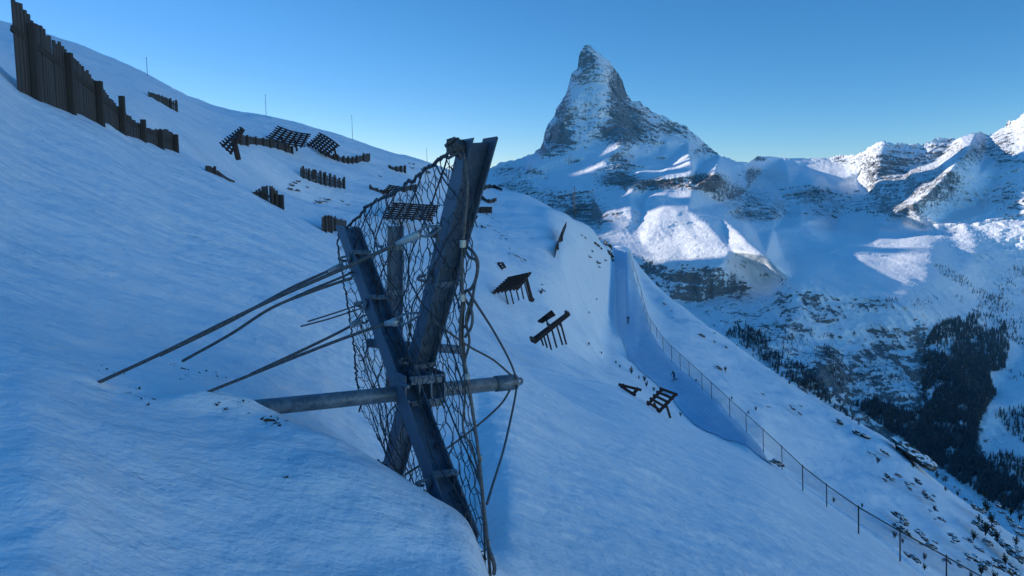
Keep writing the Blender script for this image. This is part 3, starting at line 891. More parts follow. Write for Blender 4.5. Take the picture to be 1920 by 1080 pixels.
# second leg and tube seen through the net
g0, g1 = P(742, 424, 7.6), P(738, 735, 7.75)
mb, d_, a_, b_ = hbeam(g0, g1, Vector((1, 0.15, 0)), 0.15, 0.012)
o = mb.build('rear_beam', M['galv_dark'], barrier)
clamp_on(o, g0.lerp(g1, 0.12), d_, a_, b_, 1, 0.17); clamp_on(o, g0.lerp(g1, 0.38), d_, a_, b_, 1, 0.17)
mb = MB(); mb.tube([P(688, 643, 7.6), P(868, 656, 7.7)], 0.045, 14)
o = mb.build('rear_pipe', M['galv_dark'], barrier, smooth=True)

# ---- the net: border lines of the sheet in space, filled by a Coons patch
def curve3(pts, n=40):
    p = spline([P(*q) for q in pts], 12)
    p = np.array([tuple(v) for v in p])
    s = np.concatenate([[0], np.cumsum(np.linalg.norm(np.diff(p, axis=0), axis=1))]); s /= s[-1]
    q = np.linspace(0, 1, n)
    return np.stack([np.interp(q, s, p[:, k]) for k in range(3)], -1)


top = [(638, 432, 6.55), (655, 424, 6.5), (690, 386, 6.0), (738, 361, 5.45), (790, 325, 4.85), (835, 290, 4.35), (868, 268, 4.02)]
right = [(868, 268, 4.02), (888, 380, 3.95), (884, 480, 3.95), (868, 600, 4.0), (880, 740, 3.98), (899, 870, 3.92), (914, 1010, 3.88), (908, 1050, 3.86)]
left = [(638, 432, 6.55), (634, 470, 6.6), (648, 545, 6.55), (662, 640, 6.45), (676, 770, 6.3)]
bottom = [(676, 770, 6.3), (706, 815, 6.15), (745, 890, 5.6), (800, 945, 4.8), (862, 990, 4.2), (908, 1050, 3.86)]
NS, NTT = 60, 80
cT, cB, cL, cR = curve3(top, NS), curve3(bottom, NS), curve3(left, NTT), curve3(right, NTT)


def coons(s, t):
    """s across from left to right, t down"""
    fs, ft = np.clip(s, 0, 1) * (NS - 1), np.clip(t, 0, 1) * (NTT - 1)
    def g(c, f):
        i = np.minimum(f.astype(int), len(c) - 2); w = (f - i)[..., None]
        return c[i] * (1 - w) + c[i + 1] * w
    T, B, L, R = g(cT, fs), g(cB, fs), g(cL, ft), g(cR, ft)
    s, t = s[..., None], t[..., None]
    return (T * (1 - t) + B * t + L * (1 - s) + R * s - (cT[0] * (1 - s) * (1 - t) + cT[-1] * s * (1 - t) + cB[0] * (1 - s) * t + cB[-1] * s * t))


nrmv = np.array(tuple(naxis))


def net_pt(s, t, seed, j=0.012, sag=0.10):
    s, t = np.asarray(s, float), np.asarray(t, float)
    ds = 0.014 * vnoise(s * 5, t * 4, 0 * s, seed) + j * vnoise(s * 40, t * 40, 0 * s, seed + 1)
    dt = 0.012 * vnoise(s * 5 + 9, t * 4, 0 * s, seed + 2) + j * 0.7 * vnoise(s * 40 + 7, t * 40, 0 * s, seed + 3)
    edge = np.clip(np.minimum(s, 1 - s) * 6, 0, 1) * np.clip(np.minimum(t, 1 - t) * 6, 0, 1)
    q = coons(s + ds * edge, t + dt * edge)
    off = sag * np.sin(np.clip(s, 0, 1) * math.pi) * 0.6 + 0.05 * vnoise(s * 7, t * 6, 0 * s, seed + 4)
    return q + (off * edge)[..., None] * nrmv


def wire_tubes(mb, A_, B_, r, n=3, bow=0.0, sub=2):
    for p, q in zip(A_, B_):
        p, q = Vector(p), Vector(q)
        if sub == 1: mb.tube([p, q], r, n, caps=False); continue
        m = (p + q) / 2 + Vector(RNG.normal(0, bow, 3))
        mb.tube([p, m, q], r, n, caps=False)


def hexnet(nx, ny, seed, r, j, sag, keep=0.97, bow=0.004):
    """long hexagons: each node row shifts by half a mesh, verticals twisted between"""
    mb = MB()
    S, T, S2, T2 = [], [], [], []
    for row in range(ny):
        t0 = row / ny; tv = t0 + 0.55 / ny; t1 = (row + 1) / ny
        sh = 0.5 if row % 2 else 0.0
        for c in range(nx + 1):
            s = (c + sh) / nx
            if s > 1.001: continue
            if RNG.rand() < keep: S.append(s); T.append(t0); S2.append(s); T2.append(tv)          # vertical twist
            for k in (-0.5, 0.5):
                s3 = (c + sh + k) / nx
                if -0.001 <= s3 <= 1.001 and RNG.rand() < keep:
                    S.append(s); T.append(tv); S2.append(s3); T2.append(t1)
    A_ = net_pt(np.array(S), np.array(T), seed, j, sag); B_ = net_pt(np.array(S2), np.array(T2), seed, j, sag)
    wire_tubes(mb, A_, B_, r, 3, bow)
    return mb


net = hexnet(18, 17, 5, 0.0034, 0.009, 0.10).build('wire_net', M['wire'], barrier)
hexnet(19, 16, 47, 0.0026, 0.018, -0.05, 0.98, 0.010).build('backing_mesh', M['wire'], net)
# heavy rope diamonds behind the hexagonal mesh
mb = MB()
for k in range(-5, 6):
    for dirn in (1, -1):
        ss, tt_ = [], []
        for q in np.linspace(0, 1, 26):
            s = k / 5.0 + dirn * q * 0.95 + (0.0 if dirn > 0 else 0.1)
            if 0 <= s <= 1: ss.append(s); tt_.append(q)
        if len(ss) > 3:
            pp = net_pt(np.array(ss), np.array(tt_), 91, 0.008, -0.10)
            mb.tube(spline([Vector(p) for p in pp], 2), 0.0052, 5)
mb.build('rope_mesh', M['wire'], net)
# border ropes
for nm, cpts, r in (('border_rope', [tuple(p) for p in cT[1:]], 0.012), ('border_rope', [tuple(p) for p in cL], 0.009), ('border_rope', [tuple(p) for p in cB[6:]], 0.008)):
    mb = MB()
    base = [Vector(p) + Vector(RNG.normal(0, 0.006, 3)) for p in cpts]
    mb.tube(base, r * 0.8, 6)
    for ph in (0, 2.1):                                                   # two strands wound around
        mb.tube([b_ + Vector((0, math.sin(i * 1.3 + ph), math.cos(i * 1.3 + ph))) * r * 0.9 for i, b_ in enumerate(base)], r * 0.55, 5)
    mb.build(nm, M['wire'], net)


def cable(pts, r, name='guy_cable', mat='cable', n=10, parent=None, wind=0.0):
    mb = MB()
    q = spline([P(*p) for p in pts], n)
    if wind:
        q = [p + Vector(RNG.normal(0, wind, 3)) for p in q]
    mb.tube(q, r, 7)
    return mb.build(name, M[mat], parent or barrier, smooth=True)


def ferrule(parent, p, d, r=0.013, L=0.035, name='ferrule'):
    mb = MB(); d = Vector(d).normalized()
    mb.tube([p - d * L / 2, p + d * L / 2], r, 10)
    return mb.build(name, M['galv_light'], parent)


def socket(parent, p0, p1, r=0.02):
    """cast cable socket with a bail"""
    mb = MB(); d = (p1 - p0).normalized()
    mb.tube([p0, p0 + d * 0.03, p0 + d * 0.05, p1 - d * 0.01, p1], [r * 0.62, r * 0.7, r, r * 1.08, r * 0.9], 12)
    return mb.build('cable_socket', M['galv_light'], parent, smooth=True)


def bail(parent, p, tip, w=0.026, r=0.0075):
    mb = MB(); d = (tip - p).normalized(); s = d.cross(Vector((0.2, 1, 0))).normalized()
    mb.tube(spline([p + s * w * .5, p + d * (tip - p).length * .4 + s * w, tip + s * w * .4, tip + d * .01, tip - s * w * .4, p + d * (tip - p).length * .4 - s * w, p - s * w * .5], 5), r, 6)
    return mb.build('bail', M['galv'], parent, smooth=True)


# upslope anchor cables
c1 = cable([(172, 723, 4.30), (300, 664, 4.30), (420, 605, 4.25), (530, 553, 4.2), (640, 505, 4.15), (743, 458, 4.1)], 0.0105)
socket(c1, P(743, 458, 4.1), P(787, 438, 4.06), 0.021); bail(c1, P(787, 438, 4.06), P(822, 428, 4.03))
c1b = cable([(300, 666, 4.32), (430, 603, 4.4), (540, 543, 5.0), (600, 515, 5.6), (640, 497, 6.1)], 0.0105)
socket(c1b, P(614, 510, 5.75), P(640, 497, 6.1), 0.02); bail(c1b, P(640, 497, 6.1), P(668, 487, 6.3))
cable([(342, 677, 5.0), (430, 628, 5.0), (510, 577, 5.0), (590, 545, 5.1), (660, 521, 5.2)], 0.010)
cable([(510, 577, 5.02), (580, 545, 5.2), (640, 520, 5.6), (664, 508, 6.2)], 0.009)
c3 = cable([(375, 741, 4.45), (470, 703, 4.45), (560, 667, 4.4), (640, 636, 4.35), (722, 607, 4.3)], 0.0095)
socket(c3, P(722, 607, 4.3), P(746, 603, 4.28), 0.024); bail(c3, P(746, 603, 4.28), P(782, 590, 4.22))
c3b = cable([(470, 702, 4.5), (560, 660, 4.8), (630, 626, 5.2), (660, 610, 5.45)], 0.0095)
socket(c3b, P(655, 613, 5.4), P(674, 603, 5.6), 0.019); bail(c3b, P(674, 603, 5.6), P(696, 592, 5.7))
cable([(564, 612, 6.6), (620, 597, 6.8), (690, 574, 7.2), (735, 560, 7.6)], 0.0075)
cable([(577, 603, 6.8), (640, 583, 7.0), (700, 562, 7.4)], 0.0075)
# tension cables from the free end of the pipe
cable([(970, 714, 5.52), (955, 675, 5.35), (925, 620, 4.8), (888, 562, 4.15), (878, 545, 4.02)], 0.0075)
cable([(958, 703, 5.45), (925, 675, 5.3), (880, 650, 5.1), (840, 622, 4.8), (812, 602, 4.55)], 0.0075)
cable([(970, 718, 5.52), (963, 760, 5.3), (945, 840, 4.8), (925, 905, 4.2), (913, 945, 3.95)], 0.0075)
cable([(957, 730, 5.5), (940, 757, 5.4), (905, 790, 5.25), (860, 825, 5.1), (830, 846, 4.9), (760, 890, 4.8)], 0.0075)
# ropes along the near edge of the net
e1 = cable([(866, 270, 4.0), (876, 340, 3.96), (873, 400, 3.95), (868, 458, 3.95), (866, 520, 3.95), (867, 560, 3.95), (863, 640, 3.97), (876, 705, 3.97), (886, 770, 3.96), (897, 850, 3.92), (905, 930, 3.9), (914, 1015, 3.88), (920, 1090, 3.86)], 0.009, 'edge_rope')
for q in ((868, 457), (867, 558), (876, 706), (900, 859), (915, 1018)):
    ferrule(e1, P(q[0], q[1], 3.93), (0.03, 0, 1), 0.017 if q[1] < 600 else 0.013, 0.037 if q[1] < 600 else 0.03)
cable([(870, 563, 3.96), (868, 640, 3.98), (872, 740, 3.98), (868, 800, 3.97), (884, 840, 3.95), (900, 900, 3.92), (908, 1000, 3.9), (909, 1085, 3.88)], 0.006, 'edge_rope')
cable([(875, 462, 3.94), (888, 474, 3.9), (896, 492, 3.9), (893, 520, 3.92), (884, 540, 3.94), (871, 547, 3.96)], 0.0085, 'rope_loop')
cable([(870, 464, 3.95), (880, 482, 3.92), (892, 488, 3.9), (895, 505, 3.9), (889, 540, 3.92), (884, 575, 3.95), (872, 615, 3.97)], 0.0075, 'rope_loop')
cable([(872, 560, 3.96), (885, 585, 3.93), (884, 612, 3.93), (872, 632, 3.96)], 0.0075, 'rope_loop')
cable([(884, 560, 3.95), (874, 600, 3.95), (880, 640, 3.95), (870, 680, 3.97)], 0.007, 'rope_loop')
mb = MB(); mb.tube(spline([P(915, 1020, 3.87), P(921, 1040, 3.85), P(927, 1062, 3.84), P(926, 1078, 3.84)], 5), [0.007] * 5 + [0.011] * 10 + [0.008], 7)
mb.build('rope_end', M['cable'], barrier)
# knot of rope and shackles at the beam head and at the lower corner
mb = MB()
for k in range(7):
    c = P(852 + RNG.uniform(-8, 8), 276 + RNG.uniform(-8, 8), 4.0)
    mb.tube(spline([c + Vector(RNG.normal(0, 0.02, 3)) for _ in range(5)], 4), 0.008, 6)
mb.tube([P(842, 285, 4.02), P(862, 268, 3.98)], 0.021, 8); mb.tube([P(858, 284, 4.0), P(868, 270, 3.98)], 0.019, 8)
mb.build('rope_knot', M['cable'], barrier)
for cx, cy, dd, n_, sc in ((888, 1015, 3.93, 5, 0.016), (795, 925, 4.75, 5, 0.018), (716, 872, 6.1, 5, 0.022), (650, 432, 6.45, 6, 0.02), (812, 440, 4.08, 4, 0.018), (680, 505, 6.2, 4, 0.02)):
    mb = MB(); c = P(cx, cy, dd); q = []
    for k in range(n_ * 3): q.append(c + Vector(RNG.normal(0, sc, 3)))
    mb.tube(spline(q, 4), 0.007, 6)
    mb.build('shackle', M['cable'], barrier)


# ------------------------------------------------------------------ timber fences and racks on the slope
def fence(label, base, tops, pw=0.16, posts=(), post_over=0.1, depth=None, group=None, name='timber_snow_fence', rail=True, jag=0.12, post_w=3.0, lean=0.0, rails=(0.45,), bury=0.6, gap=0.0, mat='wood_grey'):
    """base/tops: (px, py) along the foot and the top edge; upright boards with posts in front"""
    dep = [hit(x, y, 12) if depth is None else depth[i] for i, (x, y) in enumerate(base)]
    bx = [b_[0] for b_ in base]
    B3 = [P(x, y, d) for (x, y), d in zip(base, dep)]
    root = empty(name, B3[len(B3) // 2], label, 'snow fence', group)
    def at(px):
        y = float(np.interp(px, bx, [q[1] for q in base])); d = float(np.interp(px, bx, dep))
        ty = float(np.interp(px, [q[0] for q in tops], [q[1] for q in tops]))
        b_, t_ = P(px, y, d), P(px, ty, d)
        return b_, max(t_.z - b_.z, 0.05), d
    dm = sum(dep) / len(dep)
    if depth is None or dm > 60: post_w *= dm / FPX; pw = max(pw, 3.4 * dm / FPX)
    L = sum((B3[i + 1] - B3[i]).length for i in range(len(B3) - 1))
    n = max(4, int(L / pw))
    mb = MB()
    xs = np.linspace(bx[0], bx[-1], 200)
    pts = [at(x)[0] for x in xs]
    s = np.concatenate([[0], np.cumsum([(pts[i + 1] - pts[i]).length for i in range(199)])])
    for i in range(n):
        if gap and RNG.rand() < gap: continue
        px = float(np.interp((i + 0.5) / n * s[-1], s, xs))
        b_, h, d = at(px)
        tdir = (at(px + 1)[0] - at(px - 1)[0]); tdir.z = 0; tdir.normalize()
        nrm = Vector((tdir.y, -tdir.x, 0))
        w = pw * RNG.uniform(0.68, 0.90)
        hh = h * (1 + RNG.uniform(-jag, jag * 0.5))
        p0 = b_ - Vector((0, 0, bury)); p1 = b_ + Vector((lean * hh, 0, hh)) + tdir * RNG.normal(0, 0.02)
        mb.bar(p0, p1, w, 0.035, up=nrm)
    mb.build('board_panel', M[mat], root)
    for k, px in enumerate(posts):
        if isinstance(px, tuple): px, ty = px
        else: ty = None
        b_, h, d = at(px)
        tdir = (at(px + 1)[0] - at(px - 1)[0]); tdir.z = 0; tdir.normalize()
        nrm = Vector((tdir.y, -tdir.x, 0))
        if nrm.dot(b_) > 0: nrm = -nrm
        hh = (P(px, ty, d).z - b_.z) if ty is not None else h * (1 + post_over)
        m2 = MB(); m2.bar(b_ - Vector((0, 0, bury)) + nrm * (post_w * .55 + .03), b_ + Vector((lean * hh, 0, hh)) + nrm * (post_w * .55 + .03), post_w, post_w, up=nrm)
        m2.build('post', M['wood_dark'], root)
    if rail:
        for rf in rails:
            m3 = MB()
            prev = None
            for px in np.linspace(bx[0], bx[-1], 9):
                b_, h, d = at(px); q = b_ + Vector((0, -0.06, h * rf))
                if prev is not None: m3.bar(prev, q, 0.06, 0.14)
                prev = q
            m3.build('rail', M['wood_dark'], root)
    return root


# the big fence at the upper left
bigbase = [(33, 163), (59, 178), (125, 194), (182, 214), (225, 238), (262, 255), (297, 273), (331, 285)]
bigdep = [17.0, 17.4, 18.8, 20.3, 21.8, 23.2, 24.8, 26.3]
fence('tall weathered board fence sinking into the drift at the upper left, nearest of the fences', bigbase,
      [(30, -6), (38, 0), (47, 8), (58, 18), (75, 36), (95, 58), (110, 74), (125, 87), (150, 112), (170, 136), (190, 160), (210, 184), (225, 200), (240, 214), (262, 232), (285, 242), (300, 243), (316, 240), (331, 258)],
      0.115, [(60, 44), (127, 99), (182, 152), (224, 180), (263, 224), (297, 243), (325, 252)], depth=bigdep, post_w=0.13, jag=0.07, rails=(0.66,), bury=0.9)

fence('short fence of dark boards just under the upper left skyline', [(278, 174), (300, 186), (320, 197), (334, 205)], [(278, 172), (300, 178), (320, 186), (334, 190)], 0.22, [318, 330], jag=0.3)
fence('row of low boards below the two slatted racks, beside the tilted rack', [(443, 266), (465, 270), (490, 270), (515, 275), (535, 282), (549, 286)], [(443, 251), (465, 255), (490, 259), (515, 262), (535, 268), (549, 276)], 0.2, [449, 462, 478, 492, 505, 520, 535, 547], rails=(0.7,))
fence('curved low board fence under the right slatted rack', [(600, 286), (622, 297), (645, 304), (660, 305), (675, 303), (694, 300)], [(600, 280), (622, 290), (645, 295), (660, 296), (675, 292), (691, 287)], 0.2, [625, 632, 643, 651, 659, 667, 680], post_over=0.3)
fence('small fence of boards alone below the skyline', [(728, 313), (736, 318), (745, 321), (761, 323)], [(728, 308), (736, 313), (745, 312), (761, 311)], 0.22, [732, 742, 750, 758])
fence('long fence of upright boards above the dark rocks', [(563, 330), (580, 337), (600, 344), (625, 350), (648, 354)], [(563, 311), (580, 318), (600, 322), (625, 329), (640, 337), (646, 333), (648, 340)], 0.24, [568, 579, 587, 591, 600, 609, 618, 627, 636, 645], jag=0.14, rails=(0.5,))
fence('nearly buried fence with only stepped board tops showing', [(388, 320), (400, 324), (415, 331), (430, 338), (440, 342)], [(388, 310), (398, 312), (405, 318), (415, 326), (430, 336), (440, 341)], 0.2, [399], jag=0.1)
fence('fence of pale boards with bare dark posts on the spur', [(474, 362), (490, 371), (505, 380), (520, 387), (527, 391)], [(474, 361), (485, 355), (495, 349), (500, 346), (508, 348), (516, 353), (522, 360), (527, 366)], 0.2, [(494, 358), (507, 355), (515, 363), (522, 366), (531, 365)], jag=0.08, post_w=5.0, rails=(0.35,))
fence('stub of a board fence left of the steel beams', [(604, 434), (612, 436), (625, 434), (650, 431)], [(604, 407), (612, 406), (625, 407), (650, 413)], 0.26, [608, 614, 619, 627], rails=(0.4,))
fence('bent fence left of the small slatted rack behind the net', [(692, 354), (700, 357), (712, 361), (730, 362)], [(692, 344), (698, 350), (712, 355), (730, 357)], 0.2, [695, 706])
fence('dark boards right of the small slatted rack behind the net', [(752, 360), (765, 357), (780, 357)], [(752, 352), (765, 348), (780, 346)], 0.25, [756, 768, 778])
fence('arched row of dark boards on the crest right of the tall beam', [(905, 357), (915, 353), (928, 353), (941, 359)], [(905, 347), (915, 346), (928, 347), (941, 353)], 0.3, [907, 916, 925, 934])
fence('wavy low fence under the arched fence', [(896, 371), (905, 374), (913, 380), (921, 381), (931, 377)], [(896, 364), (905, 367), (913, 374), (921, 374), (931, 370)], 0.28, [900, 908, 916, 924])
fence('short straight fence with many posts right of the tall beam', [(889, 397), (900, 399), (920, 399)], [(889, 389), (900, 389), (920, 389)], 0.28, [892, 896, 900, 904, 908, 912, 916, 919], post_over=0.15)
fence('dark board wall holding a drift above the ski piste', [(1040, 480), (1043, 473), (1049, 455), (1056, 436), (1062, 419)], [(1040, 466), (1043, 459), (1049, 443), (1056, 426), (1062, 415)], 0.35, [1044, 1052], jag=0.05, mat='wood_dark', depth=[138, 140, 146, 154, 163])


def rack(label, tl, tr, br, bl, nbar, ncross, legs=(), bw=2.0, mat='rust', group='slatted steel snow racks', dd=(0, 0, 0, 0), dref=None, leg_w=3.2, name='snow_rack', bow=0.0, props=()):
    """inclined grate of bars; corner pixels, depths from the snow under its lower edge"""
    d0 = dref if dref else hit(bl[0], bl[1] + 3, 12)
    bw *= d0 / FPX; leg_w *= d0 / FPX
    C = [P(q[0], q[1], d0 + e) for q, e in zip((tl, tr, br, bl), dd)]
    root = empty(name, C[3], label, 'snow rack', group)
    nrm = (C[1] - C[0]).cross(C[3] - C[0]).normalized()
    mb = MB()
    def q(s, t):
        p = C[0] * (1 - s) * (1 - t) + C[1] * s * (1 - t) + C[2] * s * t + C[3] * (1 - s) * t
        return p + Vector((0, 0, -bow * math.sin(math.pi * s)))
    for i in range(nbar):
        t = i / (nbar - 1)
        over = RNG.uniform(0.0, 0.04)
        pts = [q(s, t) for s in np.linspace(-over, 1 + over, 6)]
        for a1, b1 in zip(pts[:-1], pts[1:]): mb.bar(a1, b1, bw * 1.15, bw, up=nrm)
    mb.build('grate', M[mat], root)
    for k in range(ncross):
        s = (k + 0.5) / ncross if ncross > 2 else 0.12 + 0.76 * k / max(1, ncross - 1)
        m2 = MB(); m2.bar(q(s, -0.05) + nrm * bw, q(s, 1.05) + nrm * bw, bw * 1.5, bw * 1.4, up=nrm)
        m2.build('crossbeam', M[mat], root)
    for (x0, y0, x1, y1) in legs:
        dl = d0 + 0.4
        m3 = MB(); m3.bar(P(x0, y0, dl), P(x1, y1 + 4, dl - 0.3), leg_w, leg_w, up=(0, 1, 0))
        m3.build('leg', M[mat], root)
    return root


rack('slatted rack with seven bars on the upper slope, left of a pair', (521, 237), (581, 252), (570, 274), (501, 257), 7, 6, [(528, 258, 533, 275), (552, 262, 557, 279), (545, 262, 540, 275)], 1.9, dd=(3, 0, -3, 0), bow=0.25)
rack('sagging slatted rack on the upper slope, right of a pair', (599, 250), (635, 273), (614, 292), (577, 270), 7, 6, [(577, 268, 581, 286), (600, 282, 604, 293), (627, 280, 631, 290), (612, 288, 610, 296)], 1.9, dd=(3, 0, -3, 0), bow=-0.2)
rack('tilted rack seen edge on, like a dark wedge on the spur', (450, 239), (455, 243), (434, 288), (413, 268), 9, 3, [(438, 262, 447, 295)], 3.0, dd=(2.2, 0, 0, 2.5), leg_w=8.0, dref=63)
rack('small slatted rack half buried between two bent fences', (729, 347), (752, 351), (740, 365), (716, 361), 6, 4, [], 1.6, dd=(3, 2, 0, 0))
rack('wide slatted rack seen through the wire net', (737, 381), (822, 386), (810, 412), (719, 408), 8, 6, [(748, 410, 754, 420), (792, 408, 800, 418), (805, 408, 812, 416)], 2.2, dd=(3, 3, 0, 0))
rack('little rack with thin legs tucked behind the tall beam', (884, 407), (896, 405), (889, 414), (878, 418), 5, 3, [(886, 413, 889, 424), (890, 411, 895, 423)], 1.6, dd=(2, 2, 0, 0), leg_w=2.0)
rack('tiny rack end sticking out of the snow above the legged rack', (933, 493), (944, 493), (948, 499), (941, 503), 3, 2, [], 2.2, dd=(1, 1, 0, 0))
rack('roof-like slatted rack on a row of thin legs', (951, 521), (996, 511), (974, 539), (923, 548), 8, 7,
     [(946, 543, 954, 571), (956, 541, 963, 566), (967, 538, 973, 559), (976, 532, 982, 557), (982, 525, 993, 561)], 2.1, dd=(2, 1, 0, 0), leg_w=2.6)
rt = bpy.data.objects[-1] if False else None
rack('steep slatted rack on seven legs below the roof-like rack', (1061, 584), (1062, 588), (1003, 637), (995, 633), 3, 5,
     [(1012, 627, 1019, 644), (1018, 624, 1026, 648), (1024, 620, 1034, 652), (1033, 612, 1044, 648), (1042, 604, 1055, 643), (1049, 598, 1062, 642)], 4.5, dd=(3, 0, 0, 3), leg_w=3.4, dref=64)
rack('broken grate end standing behind the steep rack', (1033, 583), (1040, 592), (1020, 603), (1011, 601), 3, 3, [(1024, 596, 1027, 606)], 3.2, dd=(1, 1, 0, 0), dref=67)
rack('two bar frame lying in the snow left of the open rack', (1161, 721), (1201, 731), (1191, 741), (1164, 724), 2, 2, [], 3.6, dd=(0.5, 0, 0, 0.5))
rack('open rack of five bars on one leg above the lower ski piste', (1237, 728), (1270, 740), (1240, 771), (1213, 753), 5, 2, [(1249, 758, 1257, 780), (1226, 755, 1234, 767)], 3.4, dd=(1.5, 1, 0, 0.3), leg_w=4.2)

# stout leg of the roof-like rack
for o in list(COL.objects):
    if o.get('label', '').startswith('roof-like'):
        m3 = MB(); m3.bar(P(986, 520, 80), P(998, 566, 79.5), 0.36, 0.36, up=(0, 1, 0)); m3.build('stout_leg', M['rust'], o)


# ------------------------------------------------------------------ marker poles on the skyline
def pole(label, px, top, bot, r=0.05, d=None):
    d = d or hit(px, bot + 1, 40)
    b_, t_ = P(px, bot, d), P(px - 1.5, top, d)
    root = empty('marker_pole', b_, label, 'marker pole', 'thin marker poles along the skyline')
    mb = MB(); mb.tube([b_ - Vector((0, 0, 0.6)), b_.lerp(t_, 0.5), t_], [r, r * 0.9, r * 0.7], 7); mb.build('shaft', M['pole'], root)
    mb = MB(); mb.tube([t_ - Vector((0, 0, 0.12)), t_ + Vector((0, 0, 0.05))], r * 1.15, 7); mb.build('cap', M['wood_dark'], root)


pole('leftmost thin marker pole on the skyline, above the short dark fence', 276, 108, 136)
pole('thin marker pole on the skyline above the pair of slatted racks', 499, 178, 217)
pole('thin marker pole on the skyline between the racks and the steel beams', 661, 217, 257)
pole('short marker pole on the skyline just left of the tall beam', 801, 279, 300)
pole('stout pole on the rounded crest before the great peak', 1078, 350, 410, 0.16)
# ------------------------------------------------------------------ piste fence
FT = [(1181, 470, 482), (1188, 492, 508), (1196, 515, 532), (1204, 545, 563), (1209, 566, 586), (1214, 584, 606), (1220, 598, 620), (1232, 614, 630), (1244, 632, 652), (1260, 649, 672), (1276, 663, 686), (1293, 678, 703), (1317, 700, 729), (1335, 717, 746),
      (1369, 748, 775), (1400, 776, 806), (1432, 805, 837), (1467, 837, 871), (1506, 874, 905), (1551, 909, 935), (1611, 951, 981), (1689, 996, 1031), (1776, 1044, 1084), (1872, 1098, 1145)]
fd = []
for x, t, b_ in FT:
    d = piste_depth(b_) if x < 1440 else hit(x, b_, 30)
    fd.append(d)
for i in range(17, len(fd)):                       # keep the line smooth past the end of the piste
    fd[i] = min(fd[i], fd[i - 1] * 0.995) if fd[i] > fd[i - 1] else fd[i]
feet = [P(x, b_, d) for (x, t, b_), d in zip(FT, fd)]
heads = [P(x - 1.5, t, d) for (x, t, b_), d in zip(FT, fd)]
pf = empty('piste_safety_fence', feet[12], 'long safety net fence on posts curving along the right edge of the ski piste', 'safety fence')
for f_, h_ in zip(feet, heads):
    mb = MB(); r = 0.048
    mb.tube([f_ - Vector((0, 0, 0.8)), h_ + Vector((0, 0, 0.12))], r, 7); mb.build('post', M['wood_dark'], pf)
mb = MB(); mb.tube(heads, 0.045, 6); mb.build('top_rail', M['wood_dark'], pf)
mb = MB()
for i in range(len(feet) - 1):
    n = 8
    for k in range(n):
        a0, a1 = k / n, (k + 1) / n
        f0, f1 = feet[i].lerp(feet[i + 1], a0), feet[i].lerp(feet[i + 1], a1)
        h0, h1 = heads[i].lerp(heads[i + 1], a0), heads[i].lerp(heads[i + 1], a1)
        mb.add([f0, f1, h1, h0], [(0, 1, 2, 3)])
mb.build('net_panel', M['net'], pf)


# ------------------------------------------------------------------ skiers
def person(label, px, py, h, lean, yaw, stride):
    d = piste_depth(py)
    g = P(px, py, d); g.z = ground_z(g.x, g.y) + 0.14
    k = h / 1.75
    J = dict(pel=(0, 0, .92), chest=(0, .10, 1.28), neck=(0, .16, 1.48), head=(0, .20, 1.60), crown=(0, .20, 1.72),
             hl=(-.11, 0, .88), kl=(-.13, .16, .48), al=(-.13, .02 - stride, .09), tl=(-.13, .20 - stride, .05),
             hr=(.11, 0, .88), kr=(.13, .18, .50), ar=(.13, .02 + stride, .09), tr=(.13, .20 + stride, .05),
             sl=(-.20, .12, 1.40), el=(-.34, .16, 1.14), wl=(-.34, .40, 1.02), fl=(-.34, .48, 1.01),
             sr=(.20, .12, 1.40), er=(.34, .16, 1.14), wr=(.34, .40, 1.02), fr=(.34, .48, 1.01))
    E = [('pel', 'chest'), ('chest', 'neck'), ('neck', 'head'), ('head', 'crown'), ('pel', 'hl'), ('hl', 'kl'), ('kl', 'al'), ('al', 'tl'), ('pel', 'hr'), ('hr', 'kr'), ('kr', 'ar'), ('ar', 'tr'),
         ('chest', 'sl'), ('sl', 'el'), ('el', 'wl'), ('wl', 'fl'), ('chest', 'sr'), ('sr', 'er'), ('er', 'wr'), ('wr', 'fr')]
    R = dict(pel=.16, chest=.18, neck=.075, head=.12, crown=.085, hl=.11, kl=.075, al=.06, tl=.05, hr=.11, kr=.075, ar=.06, tr=.05, sl=.08, el=.06, wl=.045, fl=.05, sr=.08, er=.06, wr=.045, fr=.05)
    names = list(J)
    me = bpy.data.meshes.new('person')
    me.from_pydata([tuple(c * k for c in J[n]) for n in names], [(names.index(a), names.index(b)) for a, b in E], [])
    o = link(bpy.data.objects.new('person', me))
    sm = o.modifiers.new('skin', 'SKIN'); ss = o.modifiers.new('sub', 'SUBSURF'); ss.levels = ss.render_levels = 1
    if not me.skin_vertices: 
        bm = bmesh.new(); bm.from_mesh(me); bm.verts.layers.skin.verify(); bm.to_mesh(me); bm.free()
    for i, n in enumerate(names):
        me.skin_vertices[0].data[i].radius = (R[n] * k, R[n] * k)
    me.skin_vertices[0].data[0].use_root = True
    me.materials.append(M['jacket'])
    o.location = g; o.rotation_euler = (lean, 0, yaw)
    tag(o, label, 'person', None)
    for s in (-.13, .13):
        mb = MB(); st = stride if s > 0 else -stride
        mb.bar((s * k, (-.65 + st) * k, 0.025), (s * k, (.75 + st) * k, 0.025), .075, .02); mb.bar((s * k, (.75 + st) * k, 0.025), (s * k, (.92 + st) * k, .09), .075, .02)
        q = mb.build('ski', M['skip']); q.parent = o
    for s in (-1, 1):
        mb = MB(); mb.tube([(s * .34 * k, .46 * k, 1.04 * k), (s * .42 * k, -.25 * k, .1)], .014, 5)
        q = mb.build('ski_pole', M['skip']); q.parent = o
    return o


person('dark clad skier standing upright on the narrow upper part of the piste', 1177, 613, 1.8, 0.0, math.radians(200), .06)
person('dark clad skier leaning sideways on the lower part of the piste beside the fence', 1266, 709, 1.85, math.radians(-14), math.radians(120), .12)


